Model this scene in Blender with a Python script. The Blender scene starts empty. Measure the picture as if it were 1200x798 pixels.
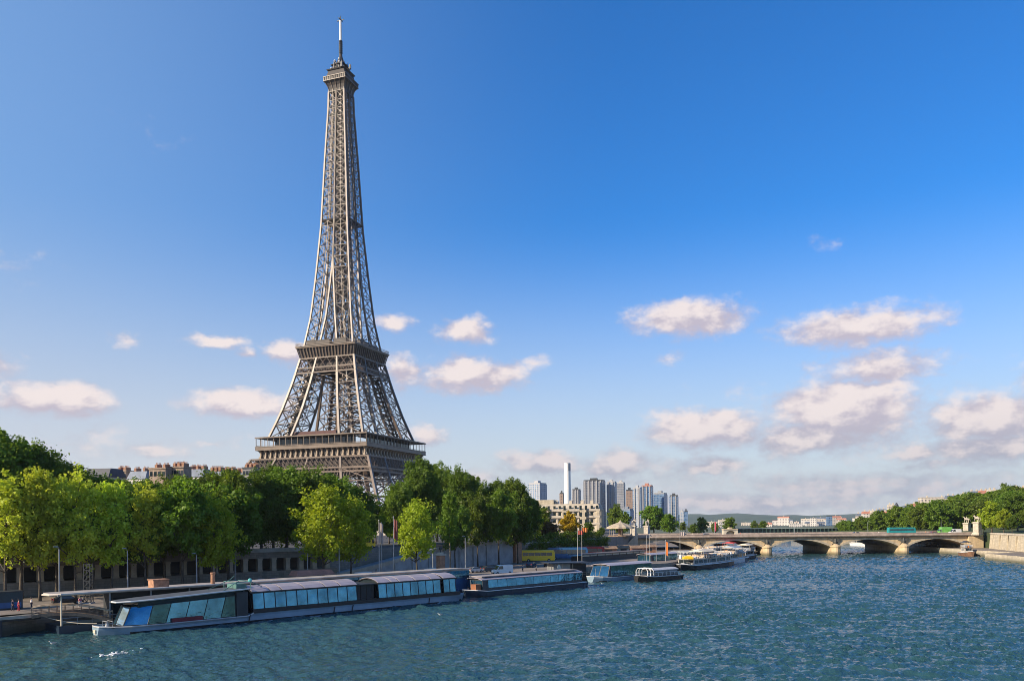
import bpy, math, random
import numpy as np
from mathutils import Matrix, Vector
C = bpy.context.scene.collection
SC = bpy.context.scene
R = math.radians
# ------------------------------------------------------------------ camera
CAM_H = 15.0
F = 970.0
ROLL = R(0.5)
HAZE = 4e-5
cam_d = bpy.data.cameras.new('camera')
cam = bpy.data.objects.new('camera', cam_d)
C.objects.link(cam)
SC.camera = cam
cam_d.sensor_fit = 'HORIZONTAL'
cam_d.sensor_width = 36.0
cam_d.lens = F / 1200.0 * 36.0
cam_d.shift_y = 213.0 / 1200.0
cam_d.clip_start = 0.5
cam_d.clip_end = 60000
cam.matrix_world = Matrix.Translation((0, 0, CAM_H)) @ Matrix.Rotation(R(90), 4, 'X') @ Matrix.Rotation(-ROLL, 4, 'Z')

def un(px, py):
    u, v = px - 600.0, 612.0 - py
    return u * math.cos(ROLL) + v * math.sin(ROLL), -u * math.sin(ROLL) + v * math.cos(ROLL)
def at(px, py, Y):
    a, b = un(px, py)
    return Vector((a / F * Y, Y, CAM_H + b / F * Y))
def zat(px, py, Y):
    return at(px, py, Y).z
def gnd(px, py, z=0.0):
    a, b = un(px, py)
    Y = (z - CAM_H) * F / b
    return Vector((a / F * Y, Y, z))

# ------------------------------------------------------------------ render, sky, sun
SC.render.engine = 'CYCLES'
SC.cycles.use_denoising = True
SC.cycles.filter_width = 0.9
SC.cycles.max_bounces = 7
SC.cycles.transparent_max_bounces = 8
SC.cycles.volume_bounces = 0
SC.view_settings.view_transform = 'Standard'
SC.view_settings.look = 'None'
SC.view_settings.gamma = 1
SC.view_settings.exposure = 0.62
SUN_DIR = Vector((-0.86, -0.40, 0.0)).normalized()
SUN_EL = R(27)
sun_az = math.atan2(SUN_DIR.x, SUN_DIR.y)           # clockwise from +Y
wd = bpy.data.worlds.new('World')
SC.world = wd
wd.use_nodes = True
WN, WL = wd.node_tree.nodes, wd.node_tree.links
WN.clear()

class NT:
    """tiny helper to write node maths"""
    def __init__(s, tree):
        s.t = tree
    def n(s, typ, **kw):
        x = s.t.nodes.new(typ)
        for k, v in kw.items():
            setattr(x, k, v)
        return x
    def put(s, sock, v):
        if hasattr(v, 'links') or hasattr(v, 'is_output'):
            s.t.links.new(v, sock)
        else:
            sock.default_value = v
    def m(s, op, a, b=0.0, c=0.0, clamp=False):
        x = s.n('ShaderNodeMath', operation=op, use_clamp=clamp)
        s.put(x.inputs[0], a); s.put(x.inputs[1], b); s.put(x.inputs[2], c)
        return x.outputs[0]
    def vm(s, op, a, b=(0, 0, 0)):
        x = s.n('ShaderNodeVectorMath', operation=op)
        s.put(x.inputs[0], a); s.put(x.inputs[1], b)
        return x.outputs['Value'] if op in ('LENGTH', 'DOT_PRODUCT') else x.outputs[0]
    def mr(s, v, a, b, c=0.0, d=1.0, mode='LINEAR'):
        x = s.n('ShaderNodeMapRange', interpolation_type=mode)
        s.put(x.inputs[0], v)
        for i, q in enumerate((a, b, c, d)):
            s.put(x.inputs[1 + i], q)
        return x.outputs[0]
    def mix(s, f, a, b, blend='MIX'):
        x = s.n('ShaderNodeMix', data_type='RGBA', blend_type=blend)
        s.put(x.inputs[0], f)
        s.put(x.inputs[6], a if hasattr(a, 'links') else (*a, 1)[:4])
        s.put(x.inputs[7], b if hasattr(b, 'links') else (*b, 1)[:4])
        return x.outputs[2]
    def noise(s, vec, scale, detail=4, rough=0.55, dim='3D', lac=2.0):
        x = s.n('ShaderNodeTexNoise', noise_dimensions=dim)
        if vec is not None:
            s.put(x.inputs['Vector'], vec)
        x.inputs['Scale'].default_value = scale
        x.inputs['Detail'].default_value = detail
        x.inputs['Roughness'].default_value = rough
        x.inputs['Lacunarity'].default_value = lac
        return x
    def comb(s, x, y, z=0.0):
        q = s.n('ShaderNodeCombineXYZ')
        s.put(q.inputs[0], x); s.put(q.inputs[1], y); s.put(q.inputs[2], z)
        return q.outputs[0]

w = NT(wd.node_tree)
sky = w.n('ShaderNodeTexSky', sky_type='NISHITA', sun_disc=False)
sky.sun_elevation = SUN_EL
sky.sun_rotation = sun_az
sky.altitude = 40
sky.air_density = 1.0
sky.dust_density = 0.7
sky.ozone_density = 2.2
tc = w.n('ShaderNodeTexCoord')
sep = w.n('ShaderNodeSeparateXYZ')
WL.new(tc.outputs['Generated'], sep.inputs[0])
az = w.m('ARCTAN2', sep.outputs[0], sep.outputs[1])
el = w.m('ARCSINE', sep.outputs[2])
ae = w.comb(az, el, 0.0)
hs = w.n('ShaderNodeHueSaturation')
hs.inputs['Saturation'].default_value = 1.22
WL.new(sky.outputs[0], hs.inputs['Color'])
skycol = w.mix(1.0, hs.outputs[0], (0.22, 0.63, 0.95), 'MULTIPLY')
glow = w.m('MULTIPLY', w.mr(az, .15, -.75, 0, .85, 'SMOOTHSTEP'), w.mr(el, .9, .1, .6, 1))
skycol = w.mix(glow, skycol, (1.25, 2.15, 3.6))
# clouds: places in azimuth / elevation, broken up by fractal noise
def azel(px, py):
    a, b = un(px, py)
    return math.atan2(a, F), math.atan2(b, math.hypot(F, a))
CLOUDS = [(808, 373, 74, 24, 1.0), (1008, 383, 108, 25, .95), (1040, 360, 30, 12, .4), (1032, 428, 82, 23, .85), (826, 504, 76, 25, 1.1), (990, 480, 92, 37, 1.25),
          (950, 512, 80, 20, 1.0), (1155, 492, 88, 32, 1.1), (1150, 524, 104, 22, .9), (1075, 531, 50, 16, .8),
          (830, 543, 80, 15, .72), (636, 541, 66, 17, .9), (722, 545, 52, 20, .9), (552, 440, 68, 22, 1.0), (548, 387, 38, 18, .9),
          (462, 380, 26, 13, .85), (338, 413, 30, 15, .9), (255, 400, 40, 9, .85), (288, 414, 20, 8, .65), (284, 473, 78, 17, 1.0),
          (62, 468, 88, 20, 1.05), (470, 436, 27, 23, .8), (152, 397, 24, 13, .5), (500, 508, 30, 13, .9), (630, 429, 32, 13, .55),
          (788, 420, 26, 10, .5), (170, 527, 66, 12, .6), (245, 521, 40, 8, .5), (880, 590, 190, 17, .8), (1010, 576, 170, 15, .66), (1100, 545, 130, 14, .55), (560, 560, 70, 14, .55),
          (978, 281, 40, 12, .35), (175, 160, 80, 26, .25), (20, 300, 70, 30, .3), (1010, 505, 290, 75, .46), (760, 560, 230, 40, .42), (1000, 566, 300, 26, .56), (120, 520, 200, 35, .36), (1250, 440, 60, 30, .9), (-60, 420, 80, 25, .9),
          (1500, 420, 150, 40, 1), (-500, 380, 200, 40, 1)]
wn1 = w.noise(w.vm('MULTIPLY', ae, (1, 1.5, 1)), 20, 5, .6)
warp = w.vm('MULTIPLY', w.vm('SUBTRACT', wn1.outputs['Color'], (.5, .5, .5)), (.055, .026, 0))
aw = w.vm('ADD', ae, warp)
def cloud_field(vec, lst):
    fl = None
    for cx, cy, rx, ry, wt in lst:
        a0, e0 = azel(cx, cy)
        sc = math.cos(a0)
        q = w.vm('MULTIPLY', w.vm('SUBTRACT', vec, (a0, e0, 0)), (F / rx / sc ** 2, F / ry / sc, 0))
        b = w.mr(w.vm('LENGTH', q), 0.0, 1.5, wt, 0.0)
        fl = b if fl is None else w.m('MAXIMUM', fl, b)
    return fl
field = cloud_field(aw, CLOUDS)
field_up = cloud_field(w.vm('ADD', aw, (-.004, .014, 0)), [c for c in CLOUDS if c[4] > .55])
fb = w.noise(w.vm('MULTIPLY', ae, (1, 1.6, 1)), 27, 7, .58)
fb2 = w.noise(w.vm('MULTIPLY', w.vm('ADD', ae, (.012, -.010, 0)), (1, 1.6, 1)), 27, 5, .58)
dens = w.m('ADD', field, w.m('MULTIPLY', w.m('ADD', w.m('MULTIPLY', w.m('SUBTRACT', fb.outputs[0], .5), .74), w.m('MULTIPLY', w.m('SUBTRACT', w.noise(w.vm('MULTIPLY', ae, (1, 1.3, 1)), 95, 5, .6).outputs[0], .5), .30)), 1.0))
alpha = w.m('MULTIPLY', w.mr(dens, .17, .68, 0, .95, 'SMOOTHSTEP'), 1.0)
relief = w.m('ADD', w.m('MULTIPLY', w.m('SUBTRACT', fb.outputs[0], fb2.outputs[0]), 2.2), w.m('ADD', w.m('MULTIPLY', w.m('SUBTRACT', dens, .66), .55), w.m('MULTIPLY', w.m('SUBTRACT', field, field_up), .95)))
lit = w.mr(relief, -.35, .50, 0, 1, 'SMOOTHSTEP')
high = w.mr(el, .03, .14, 0, 1, 'SMOOTHSTEP')
dark_c = w.mix(high, (1.95, 2.05, 2.45), (2.75, 2.45, 2.85))
lit_c = w.mix(high, (3.6, 3.25, 3.25), (4.5, 3.95, 3.8))
ccol = w.mix(lit, dark_c, lit_c)
# thin lilac band of distant cloud over the horizon
hz = w.mr(el, -.03, .36, .97, 0, 'SMOOTHSTEP')
skyh = w.mix(hz, skycol, (3.45, 3.45, 3.5))
allc = w.mix(alpha, skyh, ccol)
bg = w.n('ShaderNodeBackground')
bg.inputs['Strength'].default_value = 0.136
WL.new(allc, bg.inputs['Color'])
wo = w.n('ShaderNodeOutputWorld')
WL.new(bg.outputs[0], wo.inputs['Surface'])

sl = bpy.data.lights.new('sun', 'SUN')
sl.energy = 5.0
sl.angle = R(0.5)
sl.color = (1.0, 0.84, 0.64)
so = bpy.data.objects.new('sun', sl)
C.objects.link(so)
tosun = Vector((SUN_DIR.x * math.cos(SUN_EL), SUN_DIR.y * math.cos(SUN_EL), math.sin(SUN_EL)))
so.location = (-200, -100, 300)
so.rotation_euler = tosun.to_track_quat('Z', 'Y').to_euler()

# ------------------------------------------------------------------ materials
MATS = {}
def mat(name, col, rough=.7, metal=0.0, var=.18, scale=.6, bump=0.0, bscale=6.0, spec=.5, col2=None, coat=0.0):
    if name in MATS:
        return MATS[name]
    m = bpy.data.materials.new(name)
    m.use_nodes = True
    t = NT(m.node_tree)
    p = m.node_tree.nodes['Principled BSDF']
    p.inputs['Roughness'].default_value = rough
    p.inputs['Metallic'].default_value = metal
    p.inputs['Specular IOR Level'].default_value = spec
    p.inputs['Coat Weight'].default_value = coat
    tcn = t.n('ShaderNodeTexCoord')
    nz = t.noise(tcn.outputs['Object'], scale, 5, .6)
    c2 = col2 or tuple(c * (1 - 2 * var) for c in col)
    f = t.mr(nz.outputs[0], .3, .7)
    t.put(p.inputs['Base Color'], t.mix(f, c2, tuple(min(1, c * (1 + var * .4)) for c in col)))
    if bump:
        nb = t.noise(tcn.outputs['Object'], bscale, 4, .6)
        b = t.n('ShaderNodeBump')
        b.inputs['Strength'].default_value = bump
        b.inputs['Distance'].default_value = .1
        t.put(b.inputs['Height'], nb.outputs[0])
        t.put(p.inputs['Normal'], b.outputs[0])
    MATS[name] = m
    return m

def block_mat(name, col, mortar, bw=1.1, bh=.45, rough=.85, var=.25):
    """coursed stone: brick pattern on the vertical faces of a local box, x+y along, z up"""
    if name in MATS:
        return MATS[name]
    m = bpy.data.materials.new(name); m.use_nodes = True
    t = NT(m.node_tree); p = m.node_tree.nodes['Principled BSDF']
    p.inputs['Roughness'].default_value = rough
    tcn = t.n('ShaderNodeTexCoord'); s = t.n('ShaderNodeSeparateXYZ'); t.put(s.inputs[0], tcn.outputs['Object'])
    v = t.comb(t.m('ADD', s.outputs[0], s.outputs[1]), s.outputs[2])
    b = t.n('ShaderNodeTexBrick'); t.put(b.inputs['Vector'], v)
    b.inputs['Scale'].default_value = 1.0
    b.inputs['Brick Width'].default_value = bw; b.inputs['Row Height'].default_value = bh
    b.inputs['Mortar Size'].default_value = .02
    b.inputs['Color1'].default_value = (*col, 1)
    b.inputs['Color2'].default_value = (*[c * (1 - var) for c in col], 1)
    b.inputs['Mortar'].default_value = (*mortar, 1)
    nz = t.noise(t.vm('MULTIPLY', tcn.outputs['Object'], (1, 1, .16)), .55, 6, .65)
    c = t.mix(t.mr(nz.outputs[0], .42, .72, 0, .62), b.outputs[0], tuple(x * .38 for x in col))
    n4 = t.noise(tcn.outputs['Object'], .12, 4, .6)
    c = t.mix(t.mr(n4.outputs[0], .4, .7, 0, .35), c, (col[0] * .62, col[1] * .66, col[2] * .72))
    damp = t.m('MULTIPLY', t.mr(s.outputs[2], 1.5, .3, 0, .8), t.m('MULTIPLY', t.mr(s.outputs[2], -20, -19.9), 1))
    c = t.mix(damp, c, (.05, .055, .03))
    t.put(p.inputs['Base Color'], c)
    MATS[name] = m
    return m

def facade(name, wall, glass, wx, wz, fx=.55, fz=.55, rough=.6, strip=None):
    """wall with a grid of window openings (pattern of a far facade): x+y along, z up"""
    if name in MATS:
        return MATS[name]
    m = bpy.data.materials.new(name); m.use_nodes = True
    t = NT(m.node_tree); p = m.node_tree.nodes['Principled BSDF']
    tcn = t.n('ShaderNodeTexCoord'); s = t.n('ShaderNodeSeparateXYZ'); t.put(s.inputs[0], tcn.outputs['Object'])
    h = t.m('ADD', s.outputs[0], s.outputs[1])
    fx_ = t.m('FRACT', t.m('ADD', t.m('DIVIDE', h, wx), 200.0))
    fz_ = t.m('FRACT', t.m('ADD', t.m('DIVIDE', s.outputs[2], wz), 200.0))
    k = t.m('MULTIPLY', t.m('LESS_THAN', fx_, fx), t.m('LESS_THAN', fz_, fz))
    cell = t.comb(t.m('FLOOR', t.m('DIVIDE', h, wx)), t.m('FLOOR', t.m('DIVIDE', s.outputs[2], wz)))
    wn = t.n('ShaderNodeTexWhiteNoise'); t.put(wn.inputs['Vector'], cell)
    g = t.mix(t.mr(wn.outputs[0], 0, 1, 0, .8), glass, tuple(min(1, x * 2.6 + .05) for x in glass))
    nz = t.noise(tcn.outputs['Object'], .12, 5, .6)
    wc = t.mix(t.mr(nz.outputs[0], .3, .7), tuple(x * .75 for x in wall), wall)
    t.put(p.inputs['Base Color'], t.mix(k, wc, g))
    t.put(p.inputs['Roughness'], t.mr(k, 0, 1, rough, .12))
    MATS[name] = m
    return m

def leafmat(name, col, trans, var=.35):
    if name in MATS:
        return MATS[name]
    m = bpy.data.materials.new(name); m.use_nodes = True
    t = NT(m.node_tree); N = m.node_tree.nodes
    N.remove(N['Principled BSDF'])
    out = N['Material Output']
    geo = t.n('ShaderNodeNewGeometry'); oi = t.n('ShaderNodeObjectInfo'); tcn = t.n('ShaderNodeTexCoord')
    nz = t.noise(tcn.outputs['Object'], .55, 3, .6)
    f = t.m('ADD', t.m('MULTIPLY', geo.outputs['Random Per Island'], .5), t.m('MULTIPLY', nz.outputs[0], .6), clamp=True)
    lo = tuple(c * (1 - var) for c in col); hi = tuple(min(1, c * (1 + var)) for c in col)
    c = t.mix(f, lo, hi)
    hsv = t.n('ShaderNodeHueSaturation')
    t.put(hsv.inputs['Color'], c)
    t.put(hsv.inputs['Hue'], t.mr(oi.outputs['Random'], 0, 1, .485, .512))
    t.put(hsv.inputs['Value'], t.mr(oi.outputs['Random'], 0, 1, .82, 1.18))
    d = t.n('ShaderNodeBsdfDiffuse'); t.put(d.inputs[0], hsv.outputs[0])
    tr = t.n('ShaderNodeBsdfTranslucent')
    t.put(tr.inputs[0], t.mix(1.0, hsv.outputs[0], trans, 'MULTIPLY'))
    g = t.n('ShaderNodeBsdfGlossy'); g.inputs['Roughness'].default_value = .45; g.inputs[0].default_value = (.9, .95, .9, 1)
    a = t.n('ShaderNodeMixShader'); a.inputs[0].default_value = .42
    t.put(a.inputs[1], d.outputs[0]); t.put(a.inputs[2], tr.outputs[0])
    b = t.n('ShaderNodeMixShader'); b.inputs[0].default_value = .012
    t.put(b.inputs[1], a.outputs[0]); t.put(b.inputs[2], g.outputs[0])
    t.put(out.inputs['Surface'], b.outputs[0])
    MATS[name] = m
    return m

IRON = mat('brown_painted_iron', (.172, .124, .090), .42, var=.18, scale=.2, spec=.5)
IRON_D = mat('dark_and_shade_iron', (.040, .030, .025), .6, var=.15, scale=.25)  # iron paint darkened for shade inside the tower; also small dark parts
IRON_C = mat('shaded_cove_iron', (.07, .055, .045), .6, var=.15, scale=.3)  # iron paint darkened for the shade under the deck and behind the brackets
REDROOF = mat('oxide_red_roof', (.10, .045, .035), .7)
GLASS_B = mat('tinted_boat_glass', (.10, .32, .48), .05, metal=.8, var=.30, scale=.35, bump=.35, bscale=.5)
def seethrough(m, k, tint):
    t = NT(m.node_tree); N = m.node_tree.nodes
    tr = t.n('ShaderNodeBsdfTransparent'); tr.inputs[0].default_value = (*tint, 1)
    mx = t.n('ShaderNodeMixShader'); mx.inputs[0].default_value = k
    t.put(mx.inputs[1], N['Principled BSDF'].outputs[0]); t.put(mx.inputs[2], tr.outputs[0]); t.put(N['Material Output'].inputs['Surface'], mx.outputs[0])
seethrough(GLASS_B, .17, (.55, .75, .80))
GLASS_D = mat('dark_glass', (.02, .03, .035), .05, spec=.7, var=.1)
GLASS_C = mat('coach_glass', (.03, .04, .05), .06, spec=.6)
STEEL = mat('grey_steel', (.34, .35, .36), .45, metal=.3)
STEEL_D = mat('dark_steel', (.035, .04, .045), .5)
BLACK = mat('black_rubber', (.02, .02, .02), .8)
WHITE = mat('white_paint', (.78, .77, .74), .45, var=.06)
CREAM = mat('cream_canvas', (.68, .60, .46), .8)
HULLB = mat('pale_blue_hull', (.24, .34, .42), .4, var=.15, scale=.3)
HULLN = mat('navy_hull', (.018, .035, .06), .35, var=.1)
HULLK = mat('black_hull', (.015, .016, .018), .45)
LILAC = mat('lilac_roof_panel', (.37, .33, .355), .4, var=.10)
GREYR = mat('grey_roof_sheet', (.40, .40, .43), .5, var=.1)
WOOD = mat('weathered_wood', (.30, .20, .13), .75, var=.25, scale=1.5)
WOODL = mat('pale_handrail_wood', (.55, .42, .28), .7)
BRICK = mat('orange_brick', (.42, .22, .13), .85, var=.25, scale=2)
CONC = mat('blue_grey_concrete', (.36, .37, .38), .85, var=.2, scale=.4, bump=.3)
STONE = block_mat('embankment_stone', (.30, .26, .215), (.14, .12, .10))
STONE_L = block_mat('pale_ashlar', (.56, .48, .35), (.30, .25, .18), 1.4, .6)
STONE_B = block_mat('bridge_ashlar', (.66, .50, .30), (.40, .30, .19), 1.5, .55, var=.18)
STONE_T = mat('carved_pale_stone', (.52, .46, .37), .8, var=.2, scale=.8, bump=.3)
BRONZE = mat('dark_weathered_bronze', (.10, .10, .085), .6)
ASPH = mat('quay_asphalt', (.085, .082, .08), .9, var=.25, scale=.15, bump=.2)
COBB = mat('quay_paving', (.24, .20, .16), .9, var=.25, scale=.2, bump=.3)
ZINC = mat('zinc_roof', (.17, .20, .25), .5, metal=.2)
YELLOW = mat('yellow_bus_paint', (.95, .60, .015), .35, var=.05)
ORANGE = mat('orange_paint', (.75, .22, .03), .5)
REDP = mat('red_paint', (.50, .03, .03), .4)
TEAL = mat('teal_paint', (.02, .30, .30), .4)
GREENP = mat('lime_green_paint', (.20, .52, .10), .4)
BLUEP = mat('blue_paint', (.03, .12, .28), .4)
GREYP = mat('pole_grey', (.36, .38, .40), .5, metal=.2)
BARK = mat('grey_brown_bark', (.12, .095, .07), .9, var=.35, scale=2.5, bump=.6, bscale=9)
BARK_L = mat('pale_plane_bark', (.24, .20, .14), .9, var=.4, scale=1.5)
SKIN = mat('skin', (.55, .34, .25), .6)
LEAF_D = leafmat('leaf_dark', (.095, .150, .020), (1.5, 1.6, .6))
LEAF_M = leafmat('leaf_mid', (.130, .195, .024), (1.5, 1.6, .6))
LEAF_Y = leafmat('leaf_yellow_green', (.42, .50, .06), (1.5, 1.5, .5))
LEAF_B = leafmat('leaf_bronze', (.16, .115, .05), (1.3, 1.2, .8))
LEAF_G = leafmat('leaf_golden', (.42, .30, .02), (1.3, 1.2, .5))
LEAF_H = leafmat('leaf_hillside', (.125, .185, .026), (1.5, 1.6, .6))
LEAF_L = leafmat('leaf_lime', (.29, .37, .03), (1.5, 1.5, .5))

# ------------------------------------------------------------------ mesh builder
class MB:
    def __init__(s):
        s.v = []; s.f = []; s.m = []
    def add(s, vs, fs, mi=0):
        o = len(s.v)
        s.v.extend([tuple(p) for p in vs])
        for f in fs:
            s.f.append([i + o for i in f]); s.m.append(mi)
        return s
    def hexa(s, p, mi=0):
        return s.add(p, [(0, 3, 2, 1), (4, 5, 6, 7), (0, 1, 5, 4), (1, 2, 6, 5), (2, 3, 7, 6), (3, 0, 4, 7)], mi)
    def box(s, x0, x1, y0, y1, z0, z1, mi=0):
        return s.hexa([(x0, y0, z0), (x1, y0, z0), (x1, y1, z0), (x0, y1, z0), (x0, y0, z1), (x1, y0, z1), (x1, y1, z1), (x0, y1, z1)], mi)
    def frus(s, w0, z0, w1, z1, mi=0, d0=None, d1=None):
        d0 = w0 if d0 is None else d0; d1 = w1 if d1 is None else d1
        return s.hexa([(-w0, -d0, z0), (w0, -d0, z0), (w0, d0, z0), (-w0, d0, z0), (-w1, -d1, z1), (w1, -d1, z1), (w1, d1, z1), (-w1, d1, z1)], mi)
    def beam(s, p, q, w=.5, h=None, mi=0):
        p = Vector(p); q = Vector(q); d = q - p
        if d.length < 1e-6:
            return s
        d.normalize(); h = w if h is None else h
        up = Vector((0, 0, 1)) if abs(d.z) < .95 else Vector((1, 0, 0))
        a = d.cross(up).normalized() * (w / 2); b = a.normalized().cross(d).normalized() * (h / 2)
        vs = [p - a - b, p + a - b, p + a + b, p - a + b, q - a - b, q + a - b, q + a + b, q - a + b]
        return s.hexa(vs, mi)
    def post(s, p, q, w, mi=0):
        """square member whose sides stay parallel to the x and y axes"""
        h = w / 2
        return s.hexa([(c[0] + a * h, c[1] + b * h, c[2]) for c in (p, q) for a, b in ((-1, -1), (1, -1), (1, 1), (-1, 1))], mi)
    def tube(s, pts, r, n=6, mi=0):
        pts = [Vector(p) for p in pts]
        rr = r if isinstance(r, (list, tuple)) else [r] * len(pts)
        vs = []; fs = []
        for i, p in enumerate(pts):
            d = (pts[min(i + 1, len(pts) - 1)] - pts[max(i - 1, 0)]).normalized()
            up = Vector((0, 0, 1)) if abs(d.z) < .9 else Vector((1, 0, 0))
            a = d.cross(up).normalized(); b = a.cross(d)
            for k in range(n):
                t = 2 * math.pi * k / n
                vs.append(p + (a * math.cos(t) + b * math.sin(t)) * rr[i])
        for i in range(len(pts) - 1):
            for k in range(n):
                k2 = (k + 1) % n
                fs.append((i * n + k, i * n + k2, (i + 1) * n + k2, (i + 1) * n + k))
        fs.append(tuple(range(n))[::-1]); fs.append(tuple(range((len(pts) - 1) * n, len(pts) * n)))
        return s.add(vs, fs, mi)
    def lathe(s, prof, n=16, c=(0, 0), mi=0):
        vs = []; fs = []
        for r, z in prof:
            for k in range(n):
                t = 2 * math.pi * k / n
                vs.append((c[0] + r * math.cos(t), c[1] + r * math.sin(t), z))
        for i in range(len(prof) - 1):
            for k in range(n):
                k2 = (k + 1) % n
                fs.append((i * n + k, i * n + k2, (i + 1) * n + k2, (i + 1) * n + k))
        fs.append(tuple(range(n))[::-1]); fs.append(tuple(range((len(prof) - 1) * n, len(prof) * n)))
        return s.add(vs, fs, mi)
    def prism(s, pts, z0, z1, mi=0):
        n = len(pts)
        z0f = z0 if callable(z0) else (lambda x, y: z0)
        z1f = z1 if callable(z1) else (lambda x, y: z1)
        vs = [(x, y, z0f(x, y)) for x, y in pts] + [(x, y, z1f(x, y)) for x, y in pts]
        fs = [tuple(range(n))[::-1], tuple(range(n, 2 * n))] + [(i, (i + 1) % n, n + (i + 1) % n, n + i) for i in range(n)]
        return s.add(vs, fs, mi)
    def side(s, pts, y0, y1, mi=0):
        """profile in x-z extruded along y"""
        n = len(pts)
        vs = [(x, y0, z) for x, z in pts] + [(x, y1, z) for x, z in pts]
        fs = [tuple(range(n)), tuple(range(n, 2 * n))[::-1]] + [(i, n + i, n + (i + 1) % n, (i + 1) % n) for i in range(n)]
        return s.add(vs, fs, mi)
    def cross(s, pts, x0, x1, mi=0):
        """profile in y-z extruded along x"""
        n = len(pts)
        vs = [(x0, y, z) for y, z in pts] + [(x1, y, z) for y, z in pts]
        fs = [tuple(range(n))[::-1], tuple(range(n, 2 * n))] + [(i, (i + 1) % n, n + (i + 1) % n, n + i) for i in range(n)]
        return s.add(vs, fs, mi)
    def loft(s, rings, mi=0, close=True, caps=True):
        n = len(rings[0]); vs = [p for r in rings for p in r]; fs = []
        for i in range(len(rings) - 1):
            for k in range(n if close else n - 1):
                k2 = (k + 1) % n
                fs.append((i * n + k, i * n + k2, (i + 1) * n + k2, (i + 1) * n + k))
        if caps:
            fs.append(tuple(range(n))[::-1]); fs.append(tuple(range((len(rings) - 1) * n, len(rings) * n)))
        return s.add(vs, fs, mi)
    def wheel(s, x, y, z, r, wd, n=16, mi=0):
        vs = []; fs = []
        for yy, rr in ((y - wd / 2, r * .9), (y - wd / 2 + .03, r), (y + wd / 2 - .03, r), (y + wd / 2, r * .9)):
            for k in range(n):
                t = 2 * math.pi * k / n
                vs.append((x + rr * math.cos(t), yy, z + rr * math.sin(t)))
        for i in range(3):
            for k in range(n):
                k2 = (k + 1) % n
                fs.append((i * n + k, (i + 1) * n + k, (i + 1) * n + k2, i * n + k2))
        fs.append(tuple(range(n))); fs.append(tuple(range(3 * n, 4 * n))[::-1])
        return s.add(vs, fs, mi)
    def build(s, name, mats, parent=None, loc=None, rz=0.0, smooth=False, fix=True):
        me = bpy.data.meshes.new(name)
        me.from_pydata(s.v, [], s.f)
        if not isinstance(mats, (list, tuple)):
            mats = [mats]
        for m in mats:
            me.materials.append(m)
        if len(mats) > 1:
            me.polygons.foreach_set('material_index', s.m)
        if smooth:
            me.polygons.foreach_set('use_smooth', [True] * len(me.polygons))
        me.update()
        if fix:
            import bmesh
            b = bmesh.new(); b.from_mesh(me)
            bmesh.ops.recalc_face_normals(b, faces=b.faces)
            b.to_mesh(me); b.free()
        o = bpy.data.objects.new(name, me)
        C.objects.link(o)
        if parent is not None:
            o.parent = parent
        if loc is not None:
            o.location = loc
        o.rotation_euler = (0, 0, rz)
        return o

def tag(o, label=None, cat=None, group=None, kind=None):
    if label: o['label'] = label
    if cat: o['category'] = cat
    if group: o['group'] = group
    if kind: o['kind'] = kind
    return o
def thing(name, label, cat, loc=(0, 0, 0), rz=0.0, group=None):
    o = bpy.data.objects.new(name, None)
    o.empty_display_size = .5
    C.objects.link(o)
    o.location = loc; o.rotation_euler = (0, 0, rz)
    return tag(o, label, cat, group)
def copy_thing(src, loc, rz=0.0, scale=None, label=None, group=None):
    r = src.copy(); C.objects.link(r)
    r.location = loc; r.rotation_euler = (0, 0, rz)
    if scale is not None:
        r.scale = (scale,) * 3 if not isinstance(scale, (tuple, list)) else scale
    if label: r['label'] = label
    if group: r['group'] = group
    for ch in list(src.children):
        c = ch.copy(); C.objects.link(c); c.parent = r
        for g in ch.children:
            d = g.copy(); C.objects.link(d); d.parent = c
    return r
def dup_part(src, parent, loc=None, rz=None):
    c = src.copy(); C.objects.link(c); c.parent = parent
    if loc is not None: c.location = loc
    if rz is not None: c.rotation_euler = (0, 0, rz)
    return c
def struct(o):
    o['kind'] = 'structure'
    return o
# ------------------------------------------------------------------ water and ground
UA = R(46)
U = Vector((math.cos(UA), math.sin(UA))); NV = Vector((-math.sin(UA), math.cos(UA)))
P0 = Vector((-56, 113))
def qst(s, t):
    p = P0 + U * s + NV * t
    return (p.x, p.y)
def qpx(px, t):
    r = (px - 600) / F
    s = (r * (113 + NV.y * t) + 56 - NV.x * t) / (U.x - U.y * r)
    return qst(s, t)

wm = bpy.data.materials.new('river_water'); wm.use_nodes = True
t = NT(wm.node_tree); p = wm.node_tree.nodes['Principled BSDF']
tcn = t.n('ShaderNodeTexCoord')
rot = t.n('ShaderNodeMapping'); rot.inputs['Rotation'].default_value = (0, 0, R(-18)); rot.inputs['Scale'].default_value = (1.0, 1.55, 1.0)
t.put(rot.inputs['Vector'], tcn.outputs['Object'])
big = t.noise(rot.outputs[0], .035, 3, .5)
n1 = t.noise(rot.outputs[0], .22, 4, .6)
n2 = t.noise(rot.outputs[0], .95, 4, .62)
n3 = t.noise(rot.outputs[0], 2.3, 3, .6)
gust = t.mr(big.outputs[0], .35, .65, .55, 1.25)
hh = t.m('ADD', t.m('MULTIPLY', n1.outputs[0], 1.3), t.m('ADD', t.m('MULTIPLY', n2.outputs[0], .62), t.m('MULTIPLY', n3.outputs[0], .17)))
b = t.n('ShaderNodeBump'); b.inputs['Strength'].default_value = 1.0
t.put(b.inputs['Distance'], t.m('MULTIPLY', gust, .62))
t.put(b.inputs['Height'], hh); t.put(p.inputs['Normal'], b.outputs[0])
p.inputs['Base Color'].default_value = (.024, .070, .078, 1)
p.inputs['Roughness'].default_value = .05
p.inputs['IOR'].default_value = 1.333
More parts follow.
